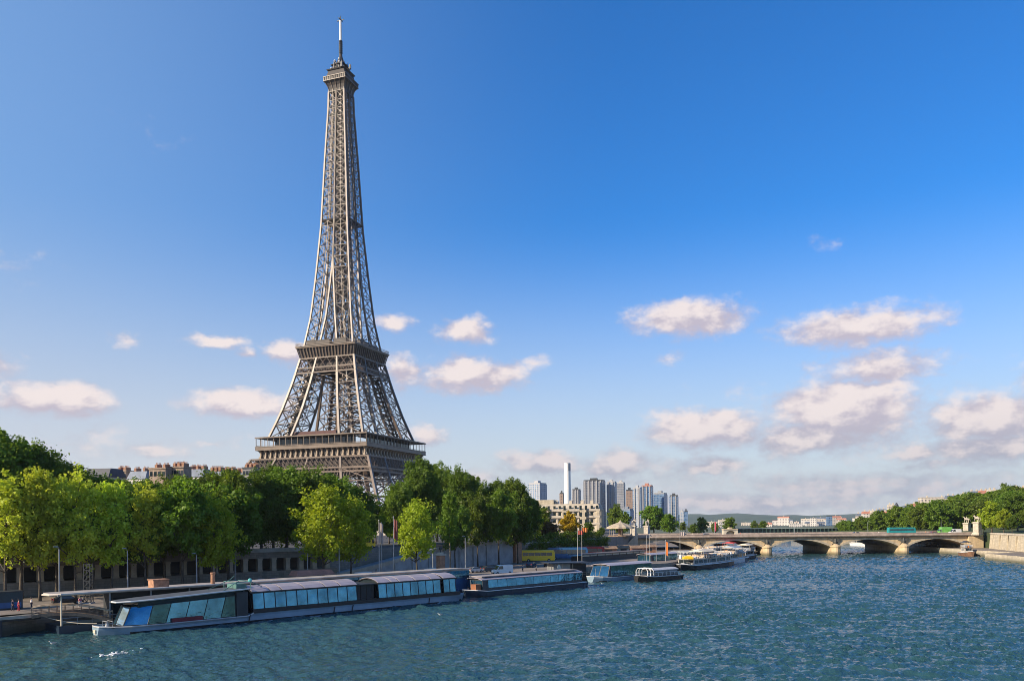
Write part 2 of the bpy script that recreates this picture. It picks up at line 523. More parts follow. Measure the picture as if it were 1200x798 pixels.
def wave_field(X, Y, seed=4):
    rg = np.random.default_rng(seed); Z = np.zeros_like(X)
    for lam0, amp, nn in ((8.0, .042, 6), (4.6, .052, 9), (2.7, .046, 12), (1.7, .034, 13), (1.1, .020, 12)):
        for k in range(nn):
            lam = lam0 * rg.uniform(.75, 1.3); th = R(250) + rg.normal() * .62; ph = rg.uniform(0, 6.28)
            kx, ky = math.cos(th) * 2 * math.pi / lam, math.sin(th) * 2 * math.pi / lam
            s_ = np.sin(kx * X + ky * Y + ph)
            Z += amp / math.sqrt(nn) * 1.5 * (1 - 2 * np.abs(s_) ** .8 if k % 3 == 0 else s_)
    gust = np.clip(.95 + .30 * np.sin(X * .031 + Y * .017 + 1) * np.sin(Y * .043 - X * .012) + .28 * np.sin(X * .071 - Y * .052 + 2 + 1.5 * np.sin(Y * .021)) * np.sin(X * .019 + Y * .083), .4, 1.5)
    return Z * gust * 1.5
gx = np.concatenate([np.arange(-120, -60, .8), np.arange(-60, 105, .38), np.arange(105, 235, .9)])
gy = np.concatenate([np.arange(60, 175, .36), np.arange(175, 300, .7), np.arange(300, 480, 1.3)])
XX, YY = np.meshgrid(gx, gy); ZZ = wave_field(XX, YY)
ed = np.minimum.reduce([XX - gx[0], gx[-1] - XX, YY - gy[0], (gy[-1] - YY) * .15]); ZZ *= np.clip(ed / 8, 0, 1)
vs = np.stack([XX, YY, ZZ], -1).reshape(-1, 3)
ny_, nx_ = XX.shape
ii = (np.arange(ny_ - 1)[:, None] * nx_ + np.arange(nx_ - 1)[None]).reshape(-1)
quads = np.stack([ii, ii + 1, ii + 1 + nx_, ii + nx_], 1)
x0, x1, y0, y1 = gx[0], gx[-1], gy[0], gy[-1]; n0 = len(vs)
ov = np.array([(-9100, -700, 0), (9100, -700, 0), (9100, 9050, 0), (-9100, 9050, 0), (x0, y0, 0), (x1, y0, 0), (x1, y1, 0), (x0, y1, 0)], float)
oq = np.array([(0, 1, 5, 4), (1, 2, 6, 5), (2, 3, 7, 6), (3, 0, 4, 7)]) + n0
me = bpy.data.meshes.new('river_water'); V_ = np.concatenate([vs, ov]); Q_ = np.concatenate([quads, oq])
me.vertices.add(len(V_)); me.vertices.foreach_set('co', V_.astype(np.float32).ravel())
me.loops.add(len(Q_) * 4); me.polygons.add(len(Q_)); me.loops.foreach_set('vertex_index', Q_.astype(np.int32).ravel())
me.polygons.foreach_set('loop_start', np.arange(0, len(Q_) * 4, 4, dtype=np.int32)); me.polygons.foreach_set('use_smooth', [True] * len(Q_))
me.materials.append(wm); me.update(calc_edges=True)
ro = bpy.data.objects.new('river_water', me); C.objects.link(ro); struct(ro)

m = MB(); rf_ = random.Random(12); c0 = gnd(134, 765)
for k in range(60):
    x, y = c0.x + rf_.gauss(0, .95), c0.y + rf_.gauss(0, 1.3); r_ = rf_.uniform(.06, .26); n = 7
    z = float(wave_field(np.array([x]), np.array([y]))[0]) + .06
    pts = [(x + r_ * rf_.uniform(.5, 1.1) * math.cos(6.283 * i / n), y + r_ * rf_.uniform(.5, 1.1) * math.sin(6.283 * i / n)) for i in range(n)]
    m.prism(pts, z - .05, z + .03)
tag(m.build('glint_fleck', mat('white_glint', (.85, .86, .86), .6)), 'white fleck modelled as a glint on the water before the restaurant boat bow', 'glint_fleck', None, 'stuff')  # white flecks modelled in the shape of a sun glint on the river
def slab(name, pts, z0, z1, mside, mtop):
    m = MB(); n = len(pts)
    vs = [(x, y, z0) for x, y in pts] + [(x, y, z1) for x, y in pts]
    m.add(vs, [(i, (i + 1) % n, n + (i + 1) % n, n + i) for i in range(n)], 0)
    m.add(vs, [tuple(range(n, 2 * n))], 1)
    return struct(m.build(name, [mside, mtop]))
slab('quay_pavement', [(-260, -82), (-139.5, 42), (-71.5, 112.5), qst(-4, 14.5), qst(60, 15), qst(105, 16.5), (16, 226), (46, 246), (62, 280), (75, 312), (88, 345), (97, 400), (112, 520), (118, 640), (70, 640), (20, 300), (-80, 185), (-260, 30)], -3, 2.5, STONE, COBB)
A0 = Vector((-90, 146)); WA = R(40.8)
WU = Vector((math.cos(WA), math.sin(WA))); WN_ = Vector((-math.sin(WA), math.cos(WA)))
A1 = Vector((-39, 190)); A2 = Vector((2, 258)); RA = math.atan2(68, 41)
RU = Vector((math.cos(RA), math.sin(RA))); RN = Vector((-math.sin(RA), math.cos(RA)))
def wl(s, t):
    q = A0 + WU * s + WN_ * t
    return (q.x, q.y)
def rl(s, t):
    q = A1 + RU * s + RN * t
    return (q.x, q.y)
UPZ = 8.8
slab('upper_quay_ground', [wl(-170, 7.1), wl(64, 7.1), rl(4, 7.2), rl(80, 7.2), (4, 268), (37, 322), (51.3, 352), (51.3, 396), (66, 500), (84, 640), (90, 760), (110, 9000), (-9000, 9000), (-9000, 300)], -3, UPZ, STONE, ASPH)
slab('right_quay_pavement', [(120, -60), (158, 200), (169, 273), (173, 303), (187, 306), (187, 352), (190, 400), (200, 460), (212, 582), (225, 760), (500, 760), (500, -60)], -3, 2.2, STONE_L, COBB)
slab('far_bank_ground', [(90, 760), (110, 9000), (6000, 9000), (6000, 761), (225, 760)], -3, 4.0, STONE, mat('far_land', (.10, .12, .07), .9, scale=.01))
# wooded hillside on the right bank
def sm(x):
    x = min(1, max(0, x)); return x * x * (3 - 2 * x)
def hx0(y):
    if y < 345: return 204.5 + .25 * (y - 345)
    return max(204.5 + .06 * (y - 345), .39 * y - 4) if y > 560 else 204.5 + .06 * (y - 345)
def hillz(x, y):
    d = (x - hx0(y) - 5) / 190
    f = 1 - .95 * sm((y - 375) / 470)
    return 3.5 + 5.5 * (1 - sm((y - 430) / 350)) + 33 * sm(d) * f
m = MB(); nx, ny = 40, 60
vs = []
for j in range(ny + 1):
    y = 240 + (1300 - 240) * j / ny
    for i in range(nx + 1):
        x = hx0(y) + 700 * (i / nx) ** 1.5
        vs.append((x, y, hillz(x, y)))
m.add(vs, [(j * (nx + 1) + i, j * (nx + 1) + i + 1, (j + 1) * (nx + 1) + i + 1, (j + 1) * (nx + 1) + i) for j in range(ny) for i in range(nx)])
for j in range(ny):
    a, b_ = vs[j * (nx + 1)], vs[(j + 1) * (nx + 1)]
    m.add([(a[0], a[1], -2), (b_[0], b_[1], -2), b_, a], [(0, 1, 2, 3)])
struct(m.build('right_bank_hill', mat('hillside_earth', (.05, .075, .025), .95, scale=.1)))
# distant hills
rng = random.Random(3)
m = MB(); prof = []
for i in range(121):
    x = -3000 + 9000 * i / 120
    h = 58 + 22 * math.sin(i * .13 + 1) + 10 * math.sin(i * .41) + 5 * math.sin(i * 1.3) + rng.uniform(-2, 2)
    if x > 2200: h += 16
    prof.append((x, h))
rings = [[(x, 5400, 4), (x, 5800, h * .55), (x, 6600, h), (x, 7800, h * .9), (x, 8200, 3)] for x, h in prof]
m.loft(rings, close=False, caps=False)
struct(m.build('distant_hills', mat('distant_wood', (.055, .095, .05), .95, scale=.01), smooth=True))

# ------------------------------------------------------------------ embankment wall with openings
ew = thing('embankment_wall', 'long dark stone retaining wall with square openings along the lower quay', 'wall', (A0.x, A0.y, 0), WA)
m = MB(); m.box(-150, 66, 0, 6.9, 2.3, 5.0); m.box(-150, 66, -.12, -.002, 2.4, 4.9, 0)
m.build('plinth', STONE, ew)
m = MB(); m.box(-150, 66, 0, 7.0, 7.75, 9.05); m.box(-150, 66, -.15, 0, 7.75, 8.0)
m.build('lintel_band', STONE, ew)
m = MB(); m.box(-150, 66, -.35, .55, 9.06, 9.28); m.box(-150, 66, -.1, .3, 9.28, 9.9)
m.build('parapet', mat('parapet_stone', (.42, .38, .32), .85), ew)
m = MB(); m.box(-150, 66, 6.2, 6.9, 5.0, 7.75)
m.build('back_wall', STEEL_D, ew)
m = MB(); m.box(-150, -27, 0, .9, 5.0, 7.75); m.build('blind_panel', STONE, ew)
m = MB(); m.box(-.5, .5, 0, 1.1, 5.001, 7.749); m.box(-.58, .58, -.08, 0, 5.0, 5.3); m.box(-.58, .58, -.08, 0, 7.4, 7.745)
pm = mat('pilaster_stone', (.44, .38, .30), .85, bump=.2)
pr = m.build('pilaster', pm, ew, (-26, 0, 0))
i = 1
while -26 + 3.2 * i < 66:
    dup_part(pr, ew, (-26 + 3.2 * i, 0, 0)); i += 1
m = MB()
for k in range(0, 109):
    x = -150 + 2 * k
    m.beam((x, .1, 9.9), (x, .1, 10.75), .05)
m.beam((-150, .1, 10.75), (66, .1, 10.75), .07); m.beam((-150, .1, 10.35), (66, .1, 10.35), .05)
m.build('railing', STEEL_D, ew)
# ramp up from the lower quay
rw = thing('ramp', 'sloping concrete road ramp rising from the lower quay towards the trees', 'ramp', (A1.x, A1.y, 0), RA)
def rz_(x):
    return 2.6 + (8.3 - 2.6) * sm((x + 10) / 62) if x < 52 else 8.3 + min(.5, (x - 52) * .02)
m = MB(); X = [-8 + 4 * i for i in range(22)]
rings = [[(x, 0, 2.3), (x, 0, rz_(x)), (x, 7, rz_(x)), (x, 7, 2.3)] for x in X]
m.loft(rings); m.build('ramp_wall', CONC, rw)
m = MB()
rings = [[(x, -.1, rz_(x) + .003), (x, -.1, rz_(x) + .9), (x, .25, rz_(x) + .9), (x, .25, rz_(x) + .003)] for x in X]
m.loft(rings); m.build('parapet', mat('parapet_stone', (.42, .38, .32), .85), rw)
m = MB(); m.box(76.3, 80, -.8, 2.2, 2.4, 10.4); m.box(76.0, 80.3, -1.1, 2.5, 10.4, 10.8)
m.build('end_pier', BRICK, rw)
for k in range(9):
    x = 12 + 7 * k
    m = MB(); m.box(x - .35, x + .35, -.3, -.003, 2.4, rz_(x) - .1); m.build('buttress', CONC, rw)

# hedge wall towards the bridge
hw = thing('terrace_wall', 'low dark terrace wall under the clipped hedge behind the coaches', 'wall', (4, 264, 0), math.atan2(58, 33))
m = MB(); m.box(0, 66, 0, 3.5, 2.3, 8.2); m.build('masonry', STONE, hw)
m = MB(); m.box(0, 66, -.2, .6, 8.2, 8.5); m.build('coping', mat('parapet_stone', (.42, .38, .32), .85), hw)
# right bank retaining wall
rr = thing('retaining_wall', 'sunlit pale stone retaining wall beside the right bank quay', 'wall', (180, 262, 0), math.atan2(83, 21))
m = MB(); m.cross([(-.0, 2.0), (-3, 2.0), (-3, 8.3), (-.6, 8.3)], -60, 93); m.build('masonry', STONE_L, rr)
m = MB(); m.cross([(-3.05, 8.3), (-3.05, 8.9), (-.35, 8.9), (-.35, 8.3)], -60, 93); m.build('coping', STONE_T, rr)
m = MB(); m.box(-.7, .7, .05, .5, 2.1, 8.25); pr = m.build('buttress', STONE_L, rr, (0, -.2, 0))
for k in range(1, 9): dup_part(pr, rr, (k * 10, -.2, 0))

# ------------------------------------------------------------------ the tower
TZ = 8.3
TX, TY = at(404, 600, 520).x, 520
tw = thing('iron_tower', 'tall brown lattice iron tower rising above the trees on the left bank', 'tower', (TX, TY, TZ), R(-20))
KH = [(0, 62.4), (25, 50.0), (46, 39.6), (59, 32.4), (75, 27.1), (90, 23.0), (100, 20.6), (109, 18.6), (116, 17.2), (135, 14.1), (160, 11.8), (192, 9.3), (235, 7.35), (266, 5.7), (285, 5.3)]
def half(z):
    for (a, ha), (b_, hb) in zip(KH, KH[1:]):
        if z <= b_:
            return ha + (hb - ha) * (z - a) / (b_ - a)
    return KH[-1][1]
def legw(z):
    if z < 59: return 25 - (25 - 15.8) * z / 59
    if z < 116: return 15.8 - (15.8 - 11.0) * (z - 59) / 57
    return 11.0
def inner(z):
    return max(0.0, half(z) - legw(z)) if z < 168 else 0.0
def leg_geom(m, sx, sy, levels, ch, dg, sec, gus, core=False):
    for z0, z1 in zip(levels, levels[1:]):
        o0, i0, o1, i1 = half(z0), inner(z0), half(z1), inner(z1)
        A = [(o0, o0), (i0, o0), (i0, i0), (o0, i0)]
        B = [(o1, o1), (i1, o1), (i1, i1), (o1, i1)]
        a = [Vector((sx * x, sy * y, z0)) for x, y in A]; b = [Vector((sx * x, sy * y, z1)) for x, y in B]
        for k in range(4):
            outer = k in (0, 3)
            m.post(a[k], b[k], ch if k != 2 else ch * .8)
            k2 = (k + 1) % 4
            m.beam(a[k], b[k2], dg, dg * .6); m.beam(a[k2], b[k], dg, dg * .6)
            m.beam(b[k], b[k2], dg, dg * .8)
            mid = (a[k] + b[k] + a[k2] + b[k2]) / 4
            if sec and not outer:
                m.beam((a[k] + a[k2]) / 2, (b[k] + b[k2]) / 2, sec * 1.3)
            if sec and outer:
                ml, mr = (a[k] + b[k]) / 2, (a[k2] + b[k2]) / 2
                mt, mb = (b[k] + b[k2]) / 2, (a[k] + a[k2]) / 2
                pass
                m.beam(mb, mt, sec * 1.2)
            if gus:
                d1 = (b[k2] - a[k]).normalized()
                hx = (a[k2] - a[k]).normalized() * gus; hz_ = (b[k] - a[k]).normalized() * gus
                nn = hx.cross(hz_).normalized() * .12
                m.hexa([mid - hx - nn, mid - hz_ - nn, mid + hx - nn, mid + hz_ - nn, mid - hx + nn, mid - hz_ + nn, mid + hx + nn, mid + hz_ + nn])
                for q in (b[k],):
                    m.hexa([q - hx * .8 - nn, q - hz_ * .8 - nn, q + hx * .8 - nn, q + hz_ * .8 - nn, q - hx * .8 + nn, q - hz_ * .8 + nn, q + hx * .8 + nn, q + hz_ * .8 + nn])
for sx in (-1, 1):
    for sy in (-1, 1):
        m = MB(); leg_geom(m, sx, sy, [0, 11, 22, 31, 38.6], 1.5, .7, .4, 1.1)
        for k in range(3):
            zz = [0, 17, 34, 51]
            m.beam((sx * (half(zz[k]) - legw(zz[k]) / 2), sy * (half(zz[k]) - legw(zz[k]) / 2), zz[k]), (sx * (half(zz[k + 1]) - legw(zz[k + 1]) / 2), sy * (half(zz[k + 1]) - legw(zz[k + 1]) / 2), zz[k + 1]), 2.0)
        lg = m.build('leg', IRON, tw)
        m = MB(); q = 62.4 - 12.5
        m.box(sx * q - 14, sx * q + 14, sy * q - 14, sy * q + 14, -1, 3.5); m.build('masonry_base', STONE_T, lg)
        m = MB(); leg_geom(m, sx, sy, [58.5, 67.5, 76, 84, 91.5, 98.5], 1.4, .56, .30, 1.1)
        ob = m; m = MB()
        # lift rails, stairs and dark members added to stand for inner shade
        for d in (-2, 2):
            c0, c1 = half(58.5) - legw(58.5) / 2, half(98.5) - legw(98.5) / 2
            m.beam((sx * (c0 + d), sy * (c0 - d), 58.5), (sx * (c1 + d * .7), sy * (c1 - d * .7), 98.5), .85)
        n = 14
        for k in range(n):
            z = 58.5 + 40 * k / n; c = half(z) - legw(z) / 2; s_ = 1 if k % 2 else -1
            z2 = z + 40 / n; c2 = half(z2) - legw(z2) / 2
            m.beam((sx * (c + 3 * s_), sy * (c - 3 * s_), z), (sx * (c2 - 3 * s_), sy * (c2 + 3 * s_), z2), .5)
            for d_ in (2.6, -2.6):
                m.beam((sx * (c + d_), sy * (c + d_ * s_), z), (sx * (c2 + d_), sy * (c2 - d_ * s_), z2), .55)
            m.box(sx * c - 2.4, sx * c + 2.4, sy * c - 2.4, sy * c + 2.4, z, z + .3)
        po = ob.build('pillar', IRON, tw)
        m.build('stair_lift_shade_fill', IRON_D, po)
# upper shaft
zs = [116]; hgt = 8.8
while zs[-1] < 272:
    zs.append(zs[-1] + hgt); hgt = max(5.0, hgt * .965)
zs[-1] = 276
m = MB()
for sx in (-1, 1):
    for sy in (-1, 1):
        leg_geom(m, sx, sy, zs, 1.0, .42, .2, .8)
m.build('upper_shaft', IRON, tw)
m = MB()   # lift shaft and stair inside, with dark members added for shade
for z0, z1 in zip(zs, zs[1:]):
    w0 = min(2.3, half(z0) * .42); w1 = min(2.3, half(z1) * .42)
    for k in range(4):
        c = [(-1, -1), (1, -1), (1, 1), (-1, 1)]
        a0, b0 = c[k], c[(k + 1) % 4]
        m.beam((a0[0] * w0, a0[1] * w0, z0), (a0[0] * w1, a0[1] * w1, z1), .55)
        m.beam((a0[0] * w0, a0[1] * w0, z0), (b0[0] * w1, b0[1] * w1, z1), .35)
        m.beam((a0[0] * w0, a0[1] * w0, z0), (b0[0] * w0, b0[1] * w0, z0), .5)
        zm = (z0 + z1) / 2
        m.beam((a0[0] * w0 * .6, a0[1] * w0 * .6, z0), (b0[0] * w0 * .6, b0[1] * w0 * .6, zm), .9, .2)
        hi_ = half(z0) * .72; hj_ = half(z1) * .72
        m.beam((a0[0] * hi_, a0[1] * hi_, z0), (a0[0] * hj_, a0[1] * hj_, z1), .5)
    m.box(-w0 * .75, w0 * .75, -w0 * .75, w0 * .75, zm - .2, zm + .1)
m.box(-1.8, 1.8, -1.8, 1.8, 141, 145); m.box(-1.2, 1.2, -1.2, 1.2, 206, 210)
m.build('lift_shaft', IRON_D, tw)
# intermediate floor
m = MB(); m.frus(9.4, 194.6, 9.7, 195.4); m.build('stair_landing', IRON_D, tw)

def ring4(fn):
    for k in range(4):
        fn(Matrix.Rotation(k * math.pi / 2, 3, 'Z'))
def xbeam(m, M, x0, z0, x1, z1, y, w, d=None):
    m.beam(M @ Vector((x0, -y(z0) if callable(y) else -y, z0)), M @ Vector((x1, -y(z1) if callable(y) else -y, z1)), w, d)
def rbox(m, M, x0, x1, y0, y1, z0, z1, mi=0):
    p = [(x0, y0, z0), (x1, y0, z0), (x1, y1, z0), (x0, y1, z0), (x0, y0, z1), (x1, y0, z1), (x1, y1, z1), (x0, y1, z1)]
    m.hexa([M @ Vector(q) for q in p], mi)
# first platform
fp = MB(); fpw = MB(); W1 = 37.8
def f(M):
    rbox(fp, M, -W1 + .001, W1, -W1, -W1 + 9, 51.3, 52.0)            # floor
    rbox(fp, M, -W1 - .3, W1 + .3, -W1 - .3, -W1, 51.2, 53.2)     # frieze band
    rbox(fp, M, -W1 - .5, W1 + .5, -W1 - .5, -W1 - .3, 53.0, 53.4)
    rbox(fp, M, -W1 - .5, W1 + .5, -W1 - .5, -W1 - .3, 51.0, 51.3)
    rbox(fpw, M, -35.4, 35.4, -35.4, -34.9, 46.2, 51.25)            # wall behind the brackets
    rbox(fp, M, -36.4, 36.4, -36.4, -35.4, 45.7, 46.3)
ring4(f)
fp_o = fp.build('first_platform', IRON, tw)
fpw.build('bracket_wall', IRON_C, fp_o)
m = MB()
def f(M):
    zz_ = -half(42) + 3.2
    rbox(m, M, zz_, -zz_, zz_, zz_ + .3, 38.8, 46)  # solid dark sheet added behind the lattice as interior shade
    for yy_ in (-33.0, -26.0): rbox(m, M, yy_ + .4, -yy_ - .4, yy_, yy_ + .3, 40.5, 51.0)
    for xx_ in range(-30, 31, 6): rbox(m, M, xx_ - .2, xx_ + .2, -32.6, -26, 40.5, 51.0)
ring4(f)
m.build('girder_and_shade_sheet', IRON_D, fp_o)
m = MB()
def f(M):
    n = 21
    for k in range(n):
        x = -35.6 + 71.2 * k / (n - 1)
        pr_ = [(-35.4, 46.3), (-36.6, 46.35), (-36.75, 47.4), (-36.2, 48.1), (-36.4, 49.6), (-37.7, 50.9), (-37.7, 51.2), (-35.4, 51.2)]
        a = [M @ Vector((x - .42, y, z)) for y, z in pr_]; b = [M @ Vector((x + .42, y, z)) for y, z in pr_]
        m.loft([a, b])
        rbox(m, M, x - .75, x + .75, -37.0, -35.4, 46.3, 47.1)
ring4(f)
m.build('console', mat('light_painted_iron', (.40, .31, .22), .55), fp_o)
m = MB()
def f(M):
    rbox(m, M, -W1 - .4, W1 + .4, -W1 - .4, -W1 + 7.5, 58.5, 58.95)
    rbox(m, M, -W1 - .5, W1 + .5, -W1 - .55, -W1 - .4, 58.35, 59.05)
ring4(f)
m.build('gallery_roof', IRON, fp_o)
m = MB()
def f(M):
    n = 19
    for k in range(n):
        x = -W1 + 2 * W1 * k / (n - 1)
        rbox(m, M, x - .16, x + .16, -W1, -W1 + .3, 52.0, 58.5)
    xbeam(m, M, -W1, 53.9, W1, 53.9, W1, .12)
    for k in range(60):
        x = -W1 + 2 * W1 * k / 59
        xbeam(m, M, x, 52.9, x, 53.9, W1, .06)
ring4(f)
m.build('gallery_post', IRON, fp_o)
m = MB()
def f(M):
    for x0, x1 in ((-27, 27),):
        rbox(m, M, x0, x1, -W1 + 6.0, -W1 + 6.3, 52, 58.4)
    for x in range(-27, 28, 3):
        rbox(m, M, x - .12, x + .12, -W1 + 5.9, -W1 + 6.0, 52, 58.4, 1)
ring4(f)
m.build('gallery_glazing', [GLASS_D, IRON], fp_o)
m = MB()
m.hexa([(-20, -31.5, 59.0), (14, -31.5, 59.0), (14, -19, 59.0), (-20, -19, 59.0), (-18, -29, 62.2), (12, -29, 62.2), (12, -21, 62.2), (-18, -21, 62.2)])
m.build('pavilion_roof', REDROOF, fp_o)
for s_ in (-1, 1):
    m = MB(); m.hexa([(s_ * 31, -16, 58.9), (s_ * 31, 16, 58.9), (s_ * 19, 16, 58.9), (s_ * 19, -16, 58.9), (s_ * 29, -14, 61.0), (s_ * 29, 14, 61.0), (s_ * 21, 14, 61.0), (s_ * 21, -14, 61.0)])
    m.build('side_pavilion', IRON_D, fp_o)
# belt truss below the first platform, lattice of diamonds
m = MB()
def yb(z): return half(z) + .1
def lattice(m, M, z0, z1, xf, step, w, yf):
    x0, x1 = -xf(0.5 * (z0 + z1)), xf(0.5 * (z0 + z1))
    n = max(1, round((x1 - x0) / step)); st = (x1 - x0) / n
    for k in range(n):
        a = x0 + k * st
        xbeam(m, M, a, z0, a + st, z1, yf, w, .3); xbeam(m, M, a, z1, a + st, z0, yf, w, .3)
def f(M):
    for z in (45.5, 39.0, 36.6): xbeam(m, M, -half(z), z, half(z), z, yb, .8)
    for a, b_ in ((39.0, 42.25), (42.25, 45.5)): lattice(m, M, a, b_, half, 3.3, .46, yb)
    lattice(m, M, 36.6, 39.0, half, 2.4, .36, yb)
    for x in (-1, 1):
        for k in (0.0, 1.0):
            z0, z1 = 36.6, 45.5
            xi0 = half(z0) - legw(z0) * k; xi1 = half(z1) - legw(z1) * k
            m.post(M @ Vector((x * xi0, -half(z0) - .1, z0)), M @ Vector((x * xi1, -half(z1) - .1, z1)), 1.3)
    xbeam(m, M, 0, 39, 0, 45.5, yb, .7)
ring4(f)
m.build('belt_truss', IRON, tw)
def arch(k):
    m = MB(); M = Matrix.Rotation(k * math.pi / 2, 3, 'Z')
    n = 44; Ro, Ri, zc = 38.5, 34.8, -1.5
    def pt(r, a):
        z = zc + r * math.sin(a); z = max(z, 2)
        return M @ Vector((r * math.cos(a), -half(z) - .05, z))
    for i in range(n):
        a0, a1 = math.pi * i / n, math.pi * (i + 1) / n
        m.beam(pt(Ro, a0), pt(Ro, a1), .75); m.beam(pt(Ri, a0), pt(Ri, a1), .75)
        m.beam(pt(Ro, a0), pt(Ri, a0), .4)
        m.beam(pt(Ro, a0), pt(Ri, a1), .26); m.beam(pt(Ri, a0), pt(Ro, a1), .26)
        if 8 < i < n - 8:
            q = pt(Ro, a0); zt = 36.6; Q = M.transposed() @ q
            if Q.z < 36: m.beam(q, M @ Vector((Q.x, -half(zt), zt)), .3)
    m.build('arch', IRON, tw)
for k in range(4): arch(k)
# second platform
sp = MB(); W2 = 20.9
cv = MB(); cv.frus(18.6, 108.2, W2 - .9, 114.2); sp.frus(W2, 114.2, W2 + .1, 115.4)
sp.frus(W2 + .35, 115.0, W2 + .35, 115.3)
sp_o = sp.build('second_platform', IRON, tw)
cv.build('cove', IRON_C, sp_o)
m = MB()
def f(M):
    n = 19
    for k in range(n):
        a = -1 + 2 * k / (n - 1)
        b_ = [M @ Vector((a * 18.9 + d, y * 1.0, z)) for d in (-.2, .2) for y, z in ((-18.95, 108.3), (-20.3, 114.1))]
        m.beam(M @ Vector((a * 18.9, -18.9, 108.3)), M @ Vector((a * (W2 - .8), -W2 + .35, 114.1)), .42, .5)
    for k in range(56):
        x = -W2 + 2 * W2 * k / 55
        xbeam(m, M, x, 115.4, x, 117.0, W2 - .1, .07)
    xbeam(m, M, -W2, 117.0, W2, 117.0, W2 - .1, .16); xbeam(m, M, -W2, 116.2, W2, 116.2, W2 - .1, .1)
ring4(f)
m.build('railing', IRON, sp_o)
m = MB()
for x, y, w_, d_, h_ in ((-12, -16, 3, 2, 4), (-3, -17.5, 5, 1.5, 3.4), (9, -16.5, 4, 2, 3.6), (16, -4, 1.6, 5, 3.8), (16, 9, 1.6, 4, 3.2), (0, 0, 8, 8, 4.5), (-16, 5, 2, 5, 3.6)):
    m.box(x - w_, x + w_, y - d_, y + d_, 115.4, 115.4 + h_)
m.build('kiosk', IRON_D, sp_o)
m = MB()
def f(M):
    for z in (108.0, 102.0, 98.8): xbeam(m, M, -half(z), z, half(z), z, yb, .7)
    n = 8
    lattice(m, M, 102, 108, half, 5.0, .5, yb)
    lattice(m, M, 98.8, 102, half, 1.7, .34, yb)
    for x in (-1, 1):
        for z0, z1 in ((98.5, 108.2),):
            xbeam(m, M, x * half(z0), z0, x * half(z1), z1, yb, 1.2)
            xbeam(m, M, x * inner(z0), z0, x * inner(z1), z1, yb, 1.1)
    # light lattice arch under the floor, between the pillars
    xbeam(m, M, -half(98.8), 98.8, half(98.8), 98.8, 12, .6)
ring4(f)
for x in range(-16, 17, 4):
    m.beam((x, -18, 107.5), (x, 18, 107.5), .6); m.beam((-18, x, 107.3), (18, x, 107.3), .6)
m.build('upper_truss', IRON, tw)
m = MB()
def f(M):
    rbox(m, M, -15.6, 15.6, -15.9, -15.6, 101.5, 108)
ring4(f)
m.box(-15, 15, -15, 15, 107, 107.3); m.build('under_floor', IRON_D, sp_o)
# summit
su = MB()
prof = [(5.25, 275.5), (5.4, 277.5), (5.9, 279.5), (6.8, 281.3), (7.55, 282.0)]
for (w0, z0), (w1, z1) in zip(prof, prof[1:]): su.frus(w0, z0, w1, z1)
su.frus(7.75, 282.0, 7.8, 284.8); su.frus(7.95, 284.5, 7.95, 284.9)
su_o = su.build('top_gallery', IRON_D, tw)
m = MB()
def f(M):
    for x in (-1, -.5, 0, .5, 1):
        pts = [M @ Vector((x * w_, -w_ - .1, z)) for w_, z in prof]
        for p_, q_ in zip(pts, pts[1:]): m.beam(p_, q_, .45)
    xbeam(m, M, -7.8, 282.2, 7.8, 282.2, 7.85, .4); xbeam(m, M, -7.9, 284.6, 7.9, 284.6, 7.95, .4)
    for k in range(12):
        x = -7.4 + 14.8 * k / 11
        xbeam(m, M, x, 282.2, x, 284.6, 7.9, .28)
ring4(f)
m.build('gallery_rib', IRON, su_o)
m = MB(); m.frus(6.6, 284.9, 5.6, 289.2); m.frus(6.2, 289.2, 6.5, 289.8); m.frus(4.2, 289.8, 3.6, 293.2); m.frus(4.6, 293.2, 4.4, 293.7)
m.lathe([(3.4, 293.7), (2.9, 295.5), (1.8, 297.6), (1.1, 299.6), (.95, 301)], 10)
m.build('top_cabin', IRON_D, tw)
m = MB(); rng = random.Random(8)
for k in range(34):
    a = rng.uniform(0, 6.28); r_ = rng.uniform(3.6, 7.6); z = rng.choice([289.8, 293.7]); r_ = min(r_, 6.4) if z < 290 else min(r_, 4.4)
    h_ = rng.uniform(1.0, 3.6)
    m = MB(); m.beam((r_ * math.cos(a), r_ * math.sin(a), z), (r_ * math.cos(a), r_ * math.sin(a), z + h_), rng.uniform(.2, .6)); m.build('aerial', STEEL_D, tw)
for k in range(7):
    a = rng.uniform(0, 6.28); m = MB(); m.beam((5 * math.cos(a), 5 * math.sin(a), 290.2), (8.6 * math.cos(a), 8.6 * math.sin(a), 290.8), .35)
    m.box(8.2 * math.cos(a) - .5, 8.2 * math.cos(a) + .5, 8.2 * math.sin(a) - .5, 8.2 * math.sin(a) + .5, 289.4, 292.2); m.build('antenna_panel', STEEL_D, tw)
for x, y, z in ((-4.2, -4.5, 291), (-1.5, -4.6, 295.2), (1.5, -4.2, 294.6), (3.5, -3.4, 291.6), (.6, -3.1, 297.0)):
    m = MB(); m.lathe([(.3, z - .6), (.75, z), (.3, z + .6)], 8, (x, y)); m.build('dish', WHITE, tw)
m = MB()
m.lathe([(.95, 301), (.9, 310)], 8); 
for k in range(6): m.lathe([(1.25, 302 + k * 1.4), (1.25, 302.5 + k * 1.4)], 8)
m.build('mast', STEEL_D, tw)
m = MB(); m.lathe([(.78, 310), (.72, 322.4)], 10); m.build('white_mast', WHITE, tw)
m = MB(); m.box(-2.3, 2.3, -.2, .2, 322.4, 322.9); m.box(-.2, .2, -2.3, 2.3, 322.95, 323.3); m.lathe([(.5, 322.4), (.4, 324.4), (.1, 325.6)], 6)
m.build('crossbar', STEEL_D, tw)

